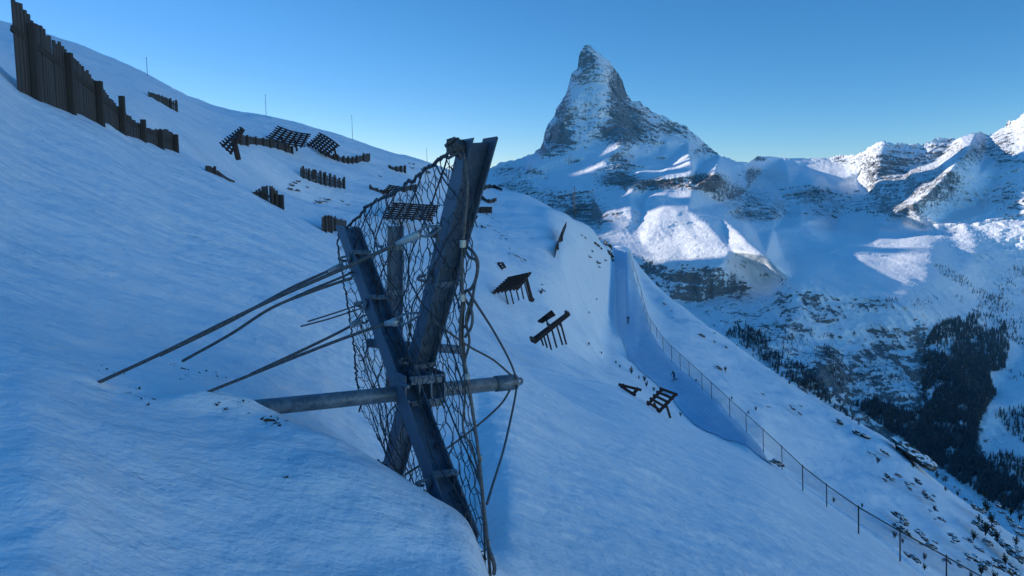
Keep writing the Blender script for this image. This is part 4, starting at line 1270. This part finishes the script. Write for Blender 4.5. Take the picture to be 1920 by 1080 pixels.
# ------------------------------------------------------------------ rocks, clods and shrubs in the snow
def rock_mesh(name, seed, mat, flat=0.55):
    bm = bmesh.new(); bmesh.ops.create_icosphere(bm, subdivisions=3, radius=1.0)
    for v in bm.verts:
        c = v.co.copy()
        q = [float(vnoise(np.array(c.x * f + seed * 7.1), np.array(c.y * f - seed), np.array(c.z * f), seed + i)) for i, f in enumerate((1.2, 2.6, 6.0))]
        v.co = c * max(0.25, 1 + 0.62 * q[0] + 0.42 * q[1] + 0.22 * q[2]); v.co.z *= flat
        v.co.x = round(v.co.x * 4) / 4 * 0.45 + v.co.x * 0.55; v.co.z = round(v.co.z * 4) / 4 * 0.5 + v.co.z * 0.5
    me = bpy.data.meshes.new(name); bm.to_mesh(me); bm.free(); me.materials.append(mat)
    return me


ROCKS = [rock_mesh('rock', s, M['rock']) for s in range(6)]
CLODS = [rock_mesh('soil_clod', s + 20, M['soil'], 0.8) for s in range(2)]


def shrub_mesh(name, seed, n=90):
    r = np.random.RandomState(seed); mb = MB()
    for k in range(7):
        a = r.uniform(0, 6.28); t = Vector((math.cos(a) * r.uniform(.1, .5), math.sin(a) * r.uniform(.1, .5), r.uniform(.5, 1.0)))
        mb.tube([Vector((0, 0, -.25)), t * 0.5 + Vector((0, 0, .05)), t], [.05, .035, .015], 4)
        for _ in range(n // 5):
            c = t * r.uniform(.25, 1.05) + Vector(r.normal(0, .11, 3)); q = .13
            d1, d2 = Vector(r.normal(0, 1, 3)).normalized() * q, Vector(r.normal(0, 1, 3)).normalized() * q * .6
            mb.add([c - d1, c + d2, c + d1, c - d2], [(0, 1, 2, 3)])
    me = bpy.data.meshes.new(name); me.from_pydata(mb.v, [], mb.f); me.materials.append(M['leaf']); me.update()
    return me


SHRUBS = [shrub_mesh('dwarf_shrub', s) for s in range(4)]
SLANT = math.radians(32)


def put(me, name, px, py, size, label, cat, group, sx=1.0, tilt=0.0, sink=0.25, sz=1.0, dmin=12):
    d = hit(px, py, dmin)
    p = P(px, py, d)
    o = link(bpy.data.objects.new(name, me))
    s = size / FPX * d                       # half size in pixels -> metres
    o.scale = (s * sx, s * 1.1, s * sz)
    o.location = p + Vector((0, 0, -s * sink * sz))
    o.rotation_euler = (0, tilt, 0 if sx > 1.3 else RNG.uniform(-.6, .6))
    return tag(o, label, cat, group)


def rocks(lst, label, group, tilt=SLANT, sx=(1.2, 2.2)):
    for x, y, s in lst:
        put(ROCKS[RNG.randint(6)], 'rock', x, y, s, label, 'rock', group, RNG.uniform(*sx), tilt * RNG.uniform(.7, 1.2))


rocks([(541, 353, 5), (546, 346, 4), (556, 356, 5), (559, 339, 4), (584, 338, 4), (552, 342, 2.5), (575, 350, 2)], 'dark rock poking out of the snow below the long board fence', 'dark rocks below the long board fence', 0.15)
rocks([(594, 377, 4), (612, 373, 4), (588, 381, 2), (640, 377, 2), (651, 383, 2.5), (607, 377, 2.5), (600, 371, 2)], 'small rock on the bare patch between the fence on the spur and the net', 'small rocks between spur fence and net', 0.15)
rocks([(767, 306, 2), (774, 307, 2), (771, 314, 3), (791, 318, 4), (800, 322, 4.5), (790, 323, 3), (712, 330, 2)], 'flat dark rock near the skyline above the net rope', 'flat dark rocks under the skyline', 0.2)
rocks([(908, 427, 4), (918, 424, 2.5), (930, 433, 2.5), (937, 436, 2), (944, 443, 2.5), (951, 448, 2.5), (958, 477, 3), (966, 478, 3), (973, 482, 3), (977, 489, 3), (985, 488, 3), (922, 454, 2), (987, 435, 2), (1000, 448, 2), (938, 447, 2), (956, 466, 2), (925, 410, 3), (914, 402, 2.5)],
      'small dark stone in the scattered line right of the tall beam', 'scattered stones right of the tall beam', SLANT)
rocks([(1016, 533, 2), (1018, 543, 2), (1119, 458, 3), (1127, 465, 3), (1115, 455, 4), (1120, 490, 3), (1105, 480, 2), (1124, 500, 2), (1097, 445, 2), (1090, 440, 2), (1110, 470, 2), (1135, 487, 2)], 'dark stone on the drift above the piste, right of the board wall', 'stones between board wall and piste', SLANT)
rocks([(1141, 471, 8), (1146, 478, 6), (1137, 455, 6), (1143, 459, 5), (1148, 486, 4)], 'jagged dark outcrop on the bank at the top of the piste', 'outcrops at the top of the piste', 0.9, (0.8, 1.2))
rocks([(1247, 570, 2.5), (1260, 583, 2), (1315, 627, 3), (1319, 629, 2.5), (1262, 595, 1.6), (1347, 688, 3), (1340, 624, 1.6), (1360, 690, 2), (1488, 766, 3.5), (1482, 760, 2), (1500, 775, 2.5), (1430, 738, 2), (1441, 762, 2), (1502, 761, 2), (1340, 640, 2), (1362, 650, 2)],
      'small stone on the smooth slope beyond the piste fence', 'stones on the smooth slope beyond the fence', SLANT)
rocks([(1575, 790, 5), (1613, 812, 7), (1622, 816, 5), (1630, 848, 2.5), (1640, 852, 2.5), (1660, 848, 4), (1652, 843, 2.5)], 'slanting dark rock rib near the edge of the slope beyond the piste fence', 'slanting rock ribs near the slope edge', 0.65, (1.2, 2.0))
rocks([(1697, 838, 16), (1712, 850, 14), (1728, 862, 12), (1686, 830, 8), (1740, 872, 7)], 'big brown outcrop on the slope edge against the dark forest', 'brown outcrops on the slope edge', 0.7, (1.4, 2.0))
rr = np.random.RandomState(5)
lower = [(1665, 892, 8), (1683, 890, 6), (1672, 899, 4), (1700, 905, 5), (1705, 915, 5), (1722, 902, 7), (1735, 925, 8), (1742, 933, 7), (1686, 965, 11), (1695, 975, 12), (1683, 985, 11), (1695, 992, 10), (1728, 1000, 10), (1736, 1010, 9), (1744, 1022, 10), (1710, 1042, 10), (1717, 1048, 8),
         (1755, 955, 5), (1765, 972, 6), (1785, 1002, 8), (1792, 1010, 7), (1773, 1048, 7), (1780, 1052, 5), (1830, 980, 9), (1843, 990, 9), (1855, 985, 8), (1865, 978, 7), (1838, 955, 9), (1825, 948, 7), (1862, 1000, 10), (1875, 1012, 11), (1888, 1022, 12), (1900, 1035, 13), (1912, 1045, 13),
         (1850, 1015, 10), (1840, 1030, 9), (1830, 1045, 9), (1842, 1060, 10), (1858, 1055, 11), (1872, 1050, 10), (1885, 1065, 12), (1900, 1070, 12), (1820, 1012, 7), (1815, 1040, 7), (1800, 1060, 6), (1880, 960, 7), (1893, 972, 8), (1905, 985, 9), (1915, 1000, 10), (1870, 945, 6), (1810, 935, 5), (1800, 918, 4)]
lower = [(x, y, s * 0.74) for x, y, s in lower] + [(x + rr.uniform(-12, 12), y + rr.uniform(-9, 9), s * 0.40) for x, y, s in lower]
rocks(lower, 'dark rock breaking through thin snow in the lower right corner', 'dark rocks in the lower right corner', 0.62, (0.9, 1.7))
put(ROCKS[1], 'rock', 1456, 866, 7, 'brown rock at the tip of the piste beside the fence', 'rock', None, 1.8, 0.5)
put(CLODS[0], 'soil_clod', 533, 898, 6.5, 'lone round dark clod lying on the near snow', 'soil clod', None, 1.0, 0, 0.1, 1, 2)
put(CLODS[1], 'soil_clod', 541, 863, 3.2, 'small clod uphill of the lone round clod', 'soil clod', None, 1.0, 0, 0.2, 1, 2)
put(CLODS[1], 'soil_clod', 776, 931, 5, 'flat dark clod at the foot of the near beam', 'soil clod', None, 1.5, 0.3, 0.2, .5, 2)
put(CLODS[0], 'soil_clod', 722, 955, 3.5, 'little dark clod below the barrier feet', 'soil clod', None, 1.0, 0, 0.2, 1, 2)


def crumbs(area, n, label, seed):
    """earth blown over the snow: nobody could count the crumbs"""
    r = np.random.RandomState(seed); mb = MB()
    for _ in range(n):
        k = r.randint(len(area)); x, y, sx, sy = area[k]
        px, py = x + r.normal(0, sx), y + r.normal(0, sy)
        d = hit(px, py, 2.0); p = P(px, py, d)
        q = abs(r.normal(0, 0.0055)) + 0.003
        vs = [p + Vector(r.normal(0, q, 3)) * Vector((1, 1, .6)).length / 1.6 for _ in range(5)]
        mb.add(vs, [(0, 1, 2), (0, 2, 3), (0, 3, 4), (1, 2, 4), (2, 3, 4)])
    o = mb.build('soil_crumbs', M['soil']); o['kind'] = 'stuff'
    tag(o, label, 'soil')


crumbs([(165, 712, 6, 3), (195, 697, 18, 4), (215, 705, 18, 5), (318, 688, 8, 3), (345, 700, 14, 5), (375, 708, 18, 6), (400, 712, 16, 6), (415, 706, 10, 4), (350, 716, 12, 3), (430, 755, 20, 8), (450, 765, 16, 6), (515, 790, 10, 5), (240, 735, 14, 5), (262, 752, 14, 5), (285, 775, 6, 3),
        (345, 700, 22, 6), (390, 712, 20, 6), (185, 708, 22, 6), (440, 760, 22, 8), (498, 738, 3, 3)], 1500, 'dark earth crumbs blown over the snow around the anchor cables', 3)


def shrubs(lst, label, group):
    for x, y, s in lst:
        put(SHRUBS[RNG.randint(4)], 'dwarf_shrub', x, y + s, s * 1.6, label, 'shrub', group, 0.8, 0, 0.1, 1.15)


shrubs([(1184, 692, 6), (1209, 708, 5), (1212, 718, 5), (1226, 728, 4), (1276, 775, 4), (1104, 643, 3.5), (1162, 685, 3), (1128, 660, 2.5), (1155, 678, 2.5), (1198, 706, 3), (1119, 560, 2), (1105, 585, 2)], 'small dark shrub on the bank left of the piste', 'shrubs on the bank left of the piste')
shrubs([(1360, 690, 4.5), (1372, 745, 3), (1403, 772, 3), (1417, 764, 4), (1305, 712, 3), (1563, 935, 5), (1617, 946, 4), (1646, 860, 6), (1712, 868, 6), (1757, 888, 6), (1773, 897, 4), (1773, 915, 4), (1796, 923, 5), (1733, 1040, 7), (1733, 1060, 6), (1678, 1000, 6), (1693, 1012, 5), (1752, 950, 5)],
       'dwarf pine shrub standing alone on the slope beyond the piste fence', 'lone shrubs beyond the piste fence')
shrubs([(1850, 945, 10), (1835, 970, 8), (1848, 985, 12), (1860, 968, 11), (1870, 1000, 10), (1825, 1000, 9), (1840, 1065, 9), (1885, 1045, 10), (1905, 1010, 9), (1895, 955, 8), (1912, 965, 9), (1820, 1075, 6), (1865, 1075, 8), (1880, 930, 6), (1845, 925, 6)], 'dense dark shrub among the rocks in the lower right corner', 'shrubs among the lower right rocks')
shrubs([(1015, 545, 5), (1000, 560, 4), (1050, 605, 5)], 'dark shrub beside the legs of a slatted rack', 'shrubs beside the rack legs')


# ------------------------------------------------------------------ trees
def tree_mesh(name, seed, tiers=6, leaves=9, slim=0.19, bare=0.12):
    r = np.random.RandomState(seed); mb = MB()
    mb.tube([Vector((0, 0, -.06)), Vector((r.normal(0, .01), 0, .5)), Vector((0, 0, 1.0))], [.022, .015, .004], 4)
    for k in range(tiers):
        z = bare + (1 - bare) * (k + .3) / tiers
        R = slim * (1 - (z - bare) / (1.02 - bare)) ** .8 + .02
        for j in range(leaves):
            a = 6.28 * (j + r.uniform(-.4, .4)) / leaves
            rr_ = R * r.uniform(.55, 1.15); zz = z + r.uniform(-.04, .04)
            c, s = math.cos(a), math.sin(a)
            tip = Vector((c * rr_, s * rr_, zz - rr_ * .45)); w = .045 * r.uniform(.7, 1.5)
            root_ = Vector((0, 0, zz + .05))
            mid = root_.lerp(tip, .6)
            mb.add([root_, mid + Vector((-s * w, c * w, 0)), tip, mid + Vector((s * w, -c * w, .01))], [(0, 1, 2, 3)])
    return np.array(mb.v), mb.f


TREES = [tree_mesh('t', s, 6 + s % 3, 8, [.22, .25, .28, .19, .26][s % 5], [.08, .15, .1, .22, .12][s % 5]) for s in range(6)]
TME = []
for v, f in TREES:
    me = bpy.data.meshes.new('conifer'); me.from_pydata(v.tolist(), [], f); me.materials.append(M['larch']); me.update(); TME.append(me)


def inside(poly, x, y):
    c = False; n = len(poly)
    for i in range(n):
        (x0, y0), (x1, y1) = poly[i], poly[(i + 1) % n]
        if (y0 > y) != (y1 > y) and x < (x1 - x0) * (y - y0) / (y1 - y0) + x0: c = not c
    return c


FOREST = [  # polygon, number of trees, height in metres, label, group
    ([(1728, 690), (1736, 640), (1760, 608), (1800, 598), (1845, 588), (1885, 605), (1893, 650), (1885, 690), (1855, 705), (1868, 740), (1850, 765), (1835, 800), (1828, 850), (1865, 885), (1905, 905), (1960, 930), (1960, 975), (1880, 955), (1800, 905), (1755, 870), (1700, 830), (1640, 790), (1602, 760), (1640, 752), (1700, 775), (1735, 772), (1728, 730)], 6500, (18, 28), 'main'),
    ([(1870, 770), (1920, 765), (1990, 780), (1990, 850), (1940, 850), (1900, 820), (1880, 800)], 240, (14, 22), 'main'),
    ([(1870, 830), (1900, 850), (1990, 900), (1990, 990), (1900, 930), (1850, 870)], 420, (14, 22), 'main'),
    ([(1743, 493), (1770, 500), (1805, 517), (1850, 548), (1900, 590), (1990, 650), (1990, 700), (1920, 655), (1860, 612), (1810, 575), (1790, 555), (1810, 550), (1850, 575), (1800, 535), (1760, 512)], 620, (10, 19), 'band'),
    ([(1850, 560), (1870, 545), (1880, 515), (1900, 498), (1930, 495), (1990, 520), (1990, 640), (1930, 610), (1880, 580)], 520, (12, 20), 'band'),
    ([(1362, 612), (1385, 602), (1420, 622), (1470, 655), (1520, 705), (1565, 745), (1602, 775), (1590, 780), (1540, 748), (1470, 704), (1400, 655), (1362, 630)], 480, (14, 24), 'edge'),
    ([(1420, 640), (1470, 640), (1530, 680), (1550, 720), (1590, 740), (1570, 750), (1500, 700)], 60, (10, 16), 'edge'),
    ([(1545, 600), (1560, 640), (1575, 700), (1590, 740), (1570, 735), (1555, 690), (1543, 650)], 110, (9, 15), 'gully'),
    ([(1635, 555), (1680, 560), (1690, 570), (1640, 568)], 22, (9, 14), 'gully'), ([(1700, 565), (1745, 558), (1750, 572), (1705, 575)], 22, (9, 14), 'gully'),
    ([(1600, 660), (1690, 640), (1735, 700), (1735, 770), (1660, 770), (1600, 740)], 130, (9, 15), 'gully'), ([(1440, 640), (1540, 610), (1600, 700), (1600, 760), (1520, 700)], 110, (8, 14), 'gully'),
    ([(1850, 690), (1960, 700), (1990, 740), (1900, 720)], 30, (10, 15), 'main'), ([(1860, 780), (1990, 760), (1990, 775), (1880, 795)], 25, (10, 15), 'main'),
]
LAB = {'main': ('dark conifer of the dense forest on the valley side, at the right', 'conifers of the dense valley forest'),
       'band': ('dark conifer of the slanting tree band below the far right shoulder', 'conifers of the slanting tree band'),
       'edge': ('tall dark conifer rising just behind the edge of the near slope', 'conifers behind the near slope edge'),
       'gully': ('lone conifer on the steep far face above the valley', 'lone conifers on the steep far face')}
allt = []
rf = np.random.RandomState(99)
for poly, n, hh, key in FOREST:
    xs, ys = [q[0] for q in poly], [q[1] for q in poly]
    c = 0; guard = 0
    while c < n and guard < n * 60:
        guard += 1
        x, y = rf.uniform(min(xs), max(xs)), rf.uniform(min(ys), max(ys))
        if not inside(poly, x, y): continue
        if float(vnoise(np.array(x / 22.0), np.array(y / 16.0), np.array(0.0), 5)) < (-0.42 if key == 'main' else -0.15) and rf.rand() < .85: continue
        p = far_point(x, y); h = rf.uniform(*hh) * (0.75 + 0.25 * rf.rand())
        vis = y < float(np.interp(x, [q[0] for q in K], [q[1] for q in K])) + 8 and x < 1925
        allt.append((h / p.y * (1 if vis else 0), p, h, key, rf.uniform(0, 6.28), rf.randint(6))); c += 1
allt.sort(key=lambda q: -q[0])
mbv, mbf, nv = [], [], 0
for i, (s, p, h, key, yaw, k) in enumerate(allt):
    if i < 300:
        o = link(bpy.data.objects.new('conifer', TME[k])); o.location = p; o.scale = (h, h, h); o.rotation_euler = (0, 0, yaw)
        tag(o, LAB[key][0], 'tree', LAB[key][1])
    else:
        v = TREES[k][0]; c_, s_ = math.cos(yaw) * h, math.sin(yaw) * h
        q = np.stack([v[:, 0] * c_ - v[:, 1] * s_ + p.x, v[:, 0] * s_ + v[:, 1] * c_ + p.y, v[:, 2] * h + p.z], -1)
        mbv.append(q); mbf += [tuple(j + nv for j in f) for f in TREES[k][1]]; nv += len(q)
me = bpy.data.meshes.new('far_forest'); me.from_pydata(np.concatenate(mbv).tolist(), [], mbf); me.materials.append(M['larch']); me.update()
ff = link(bpy.data.objects.new('far_forest', me)); ff['kind'] = 'stuff'
tag(ff, 'dark winter forest covering the valley side in the distance', 'forest')
# stunted trees along the edge of the near slope
edge = [(1452, 692, 8), (1458, 696, 10), (1466, 703, 8), (1474, 706, 9), (1486, 712, 10), (1480, 716, 7), (1497, 722, 9), (1503, 716, 8), (1512, 724, 10), (1519, 730, 12), (1527, 736, 11), (1535, 741, 12), (1541, 746, 11), (1548, 750, 9), (1556, 754, 8), (1425, 672, 6), (1412, 664, 5), (1565, 762, 8), (1576, 768, 8), (1588, 776, 9), (1598, 784, 9), (1610, 792, 8)]
for x, y, s in edge:
    d = hit(x, y + 3, 60) * 1.01; p = P(x, y + 4, d); h = s * 1.5 / FPX * d
    o = link(bpy.data.objects.new('stunted_pine', TME[RNG.randint(6)])); o.location = p; o.scale = (h * 1.5, h * 1.5, h); o.rotation_euler = (0, 0, RNG.uniform(0, 6))
    tag(o, 'stunted dark pine on the very edge of the slope above the forest', 'tree', 'stunted pines along the slope edge')
# ------------------------------------------------------------------ camera, sun, sky
cam = bpy.data.cameras.new('camera')
cam.sensor_width = 36; cam.lens = 36 * FPX / 1920
cam.clip_start = 0.05; cam.clip_end = 60000
co = link(bpy.data.objects.new('camera', cam))
co.location = (0, 0, 0); co.rotation_euler = (math.pi / 2 - PITCH, 0, 0)
SC.camera = co
sd = Vector((-math.sin(SUN_AZ) * math.cos(SUN_EL), math.cos(SUN_AZ) * math.cos(SUN_EL), math.sin(SUN_EL)))
sl = bpy.data.lights.new('sun', 'SUN'); sl.energy = 5.0; sl.angle = math.radians(0.5); sl.color = (1.0, 0.90, 0.78)
so = link(bpy.data.objects.new('sun', sl)); so.rotation_euler = sd.to_track_quat('Z', 'Y').to_euler(); so.location = (0, 0, 50)
w = bpy.data.worlds.new('World'); SC.world = w; w.use_nodes = True
t = w.node_tree; bg = t.nodes['Background']
sky = t.nodes.new('ShaderNodeTexSky'); sky.sky_type = 'NISHITA'; sky.sun_disc = False
sky.sun_elevation = SUN_EL; sky.sun_rotation = -SUN_AZ; sky.altitude = 2400
sky.air_density = 1.0; sky.dust_density = 0.3; sky.ozone_density = 2.0
# grade the clear winter sky: deeper red falloff, flatter blue, and an unseen zenith brightened to fill the snow
sep = t.nodes.new('ShaderNodeSeparateColor'); com = t.nodes.new('ShaderNodeCombineColor')
t.links.new(sky.outputs[0], sep.inputs[0])
tcw = t.nodes.new('ShaderNodeTexCoord'); sxy = t.nodes.new('ShaderNodeSeparateXYZ'); t.links.new(tcw.outputs['Generated'], sxy.inputs[0])
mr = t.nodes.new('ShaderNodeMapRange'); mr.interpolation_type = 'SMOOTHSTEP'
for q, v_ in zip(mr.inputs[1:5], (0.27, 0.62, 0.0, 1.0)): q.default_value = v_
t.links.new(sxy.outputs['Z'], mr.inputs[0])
mr2 = t.nodes.new('ShaderNodeMapRange'); mr2.interpolation_type = 'SMOOTHSTEP'      # sky behind the camera brightened as added fill light
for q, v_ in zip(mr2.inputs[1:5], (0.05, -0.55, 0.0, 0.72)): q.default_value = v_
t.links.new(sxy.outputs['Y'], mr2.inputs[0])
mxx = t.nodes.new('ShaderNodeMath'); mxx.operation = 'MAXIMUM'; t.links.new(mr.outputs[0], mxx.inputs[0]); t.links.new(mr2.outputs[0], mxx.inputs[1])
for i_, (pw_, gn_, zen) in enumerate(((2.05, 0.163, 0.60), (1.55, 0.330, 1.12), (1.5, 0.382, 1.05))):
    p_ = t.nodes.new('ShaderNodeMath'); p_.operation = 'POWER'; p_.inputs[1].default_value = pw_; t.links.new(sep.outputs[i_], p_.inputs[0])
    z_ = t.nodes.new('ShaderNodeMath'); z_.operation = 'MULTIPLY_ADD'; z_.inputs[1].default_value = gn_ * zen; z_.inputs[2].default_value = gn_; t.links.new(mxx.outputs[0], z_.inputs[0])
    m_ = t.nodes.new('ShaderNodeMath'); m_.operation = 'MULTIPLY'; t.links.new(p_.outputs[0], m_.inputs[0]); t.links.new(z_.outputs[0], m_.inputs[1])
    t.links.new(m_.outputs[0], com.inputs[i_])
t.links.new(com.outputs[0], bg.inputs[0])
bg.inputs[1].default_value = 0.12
SC.view_settings.view_transform = 'Standard'; SC.view_settings.look = 'None'
SC.view_settings.exposure = 0.67; SC.view_settings.gamma = 1
SC.cycles.use_denoising = True
SC.cycles.denoising_prefilter = 'NONE'
SC.cycles.use_adaptive_sampling = False
SC.cycles.max_bounces = 6; SC.cycles.diffuse_bounces = 4; SC.cycles.volume_bounces = 0
SC.cycles.transparent_max_bounces = 16

# ------------------------------------------------------------------ the thin winter air
def haze_box():
    mb = MB()
    x0, x1, y0, y1, z0, z1 = -16000, 11000, -1500, 24000, -2600, 7400
    vs = [(x, y, z) for z in (z0, z1) for x, y in ((x0, y0), (x1, y0), (x1, y1), (x0, y1))]
    mb.add(vs, [(3, 2, 1, 0), (4, 5, 6, 7), (0, 1, 5, 4), (1, 2, 6, 5), (2, 3, 7, 6), (3, 0, 4, 7)])
    m = bpy.data.materials.new('haze'); m.use_nodes = True
    n = m.node_tree.nodes; n.remove(n['Principled BSDF'])
    v = n.new('ShaderNodeVolumePrincipled'); v.inputs['Color'].default_value = (0.12, 0.5, 1.0, 1)
    v.inputs['Density'].default_value = 1.4e-5; v.inputs['Anisotropy'].default_value = 0.0
    m.node_tree.links.new(v.outputs[0], n['Material Output'].inputs['Volume'])
    o = mb.build('haze', m)
    o['kind'] = 'stuff'
haze_box()
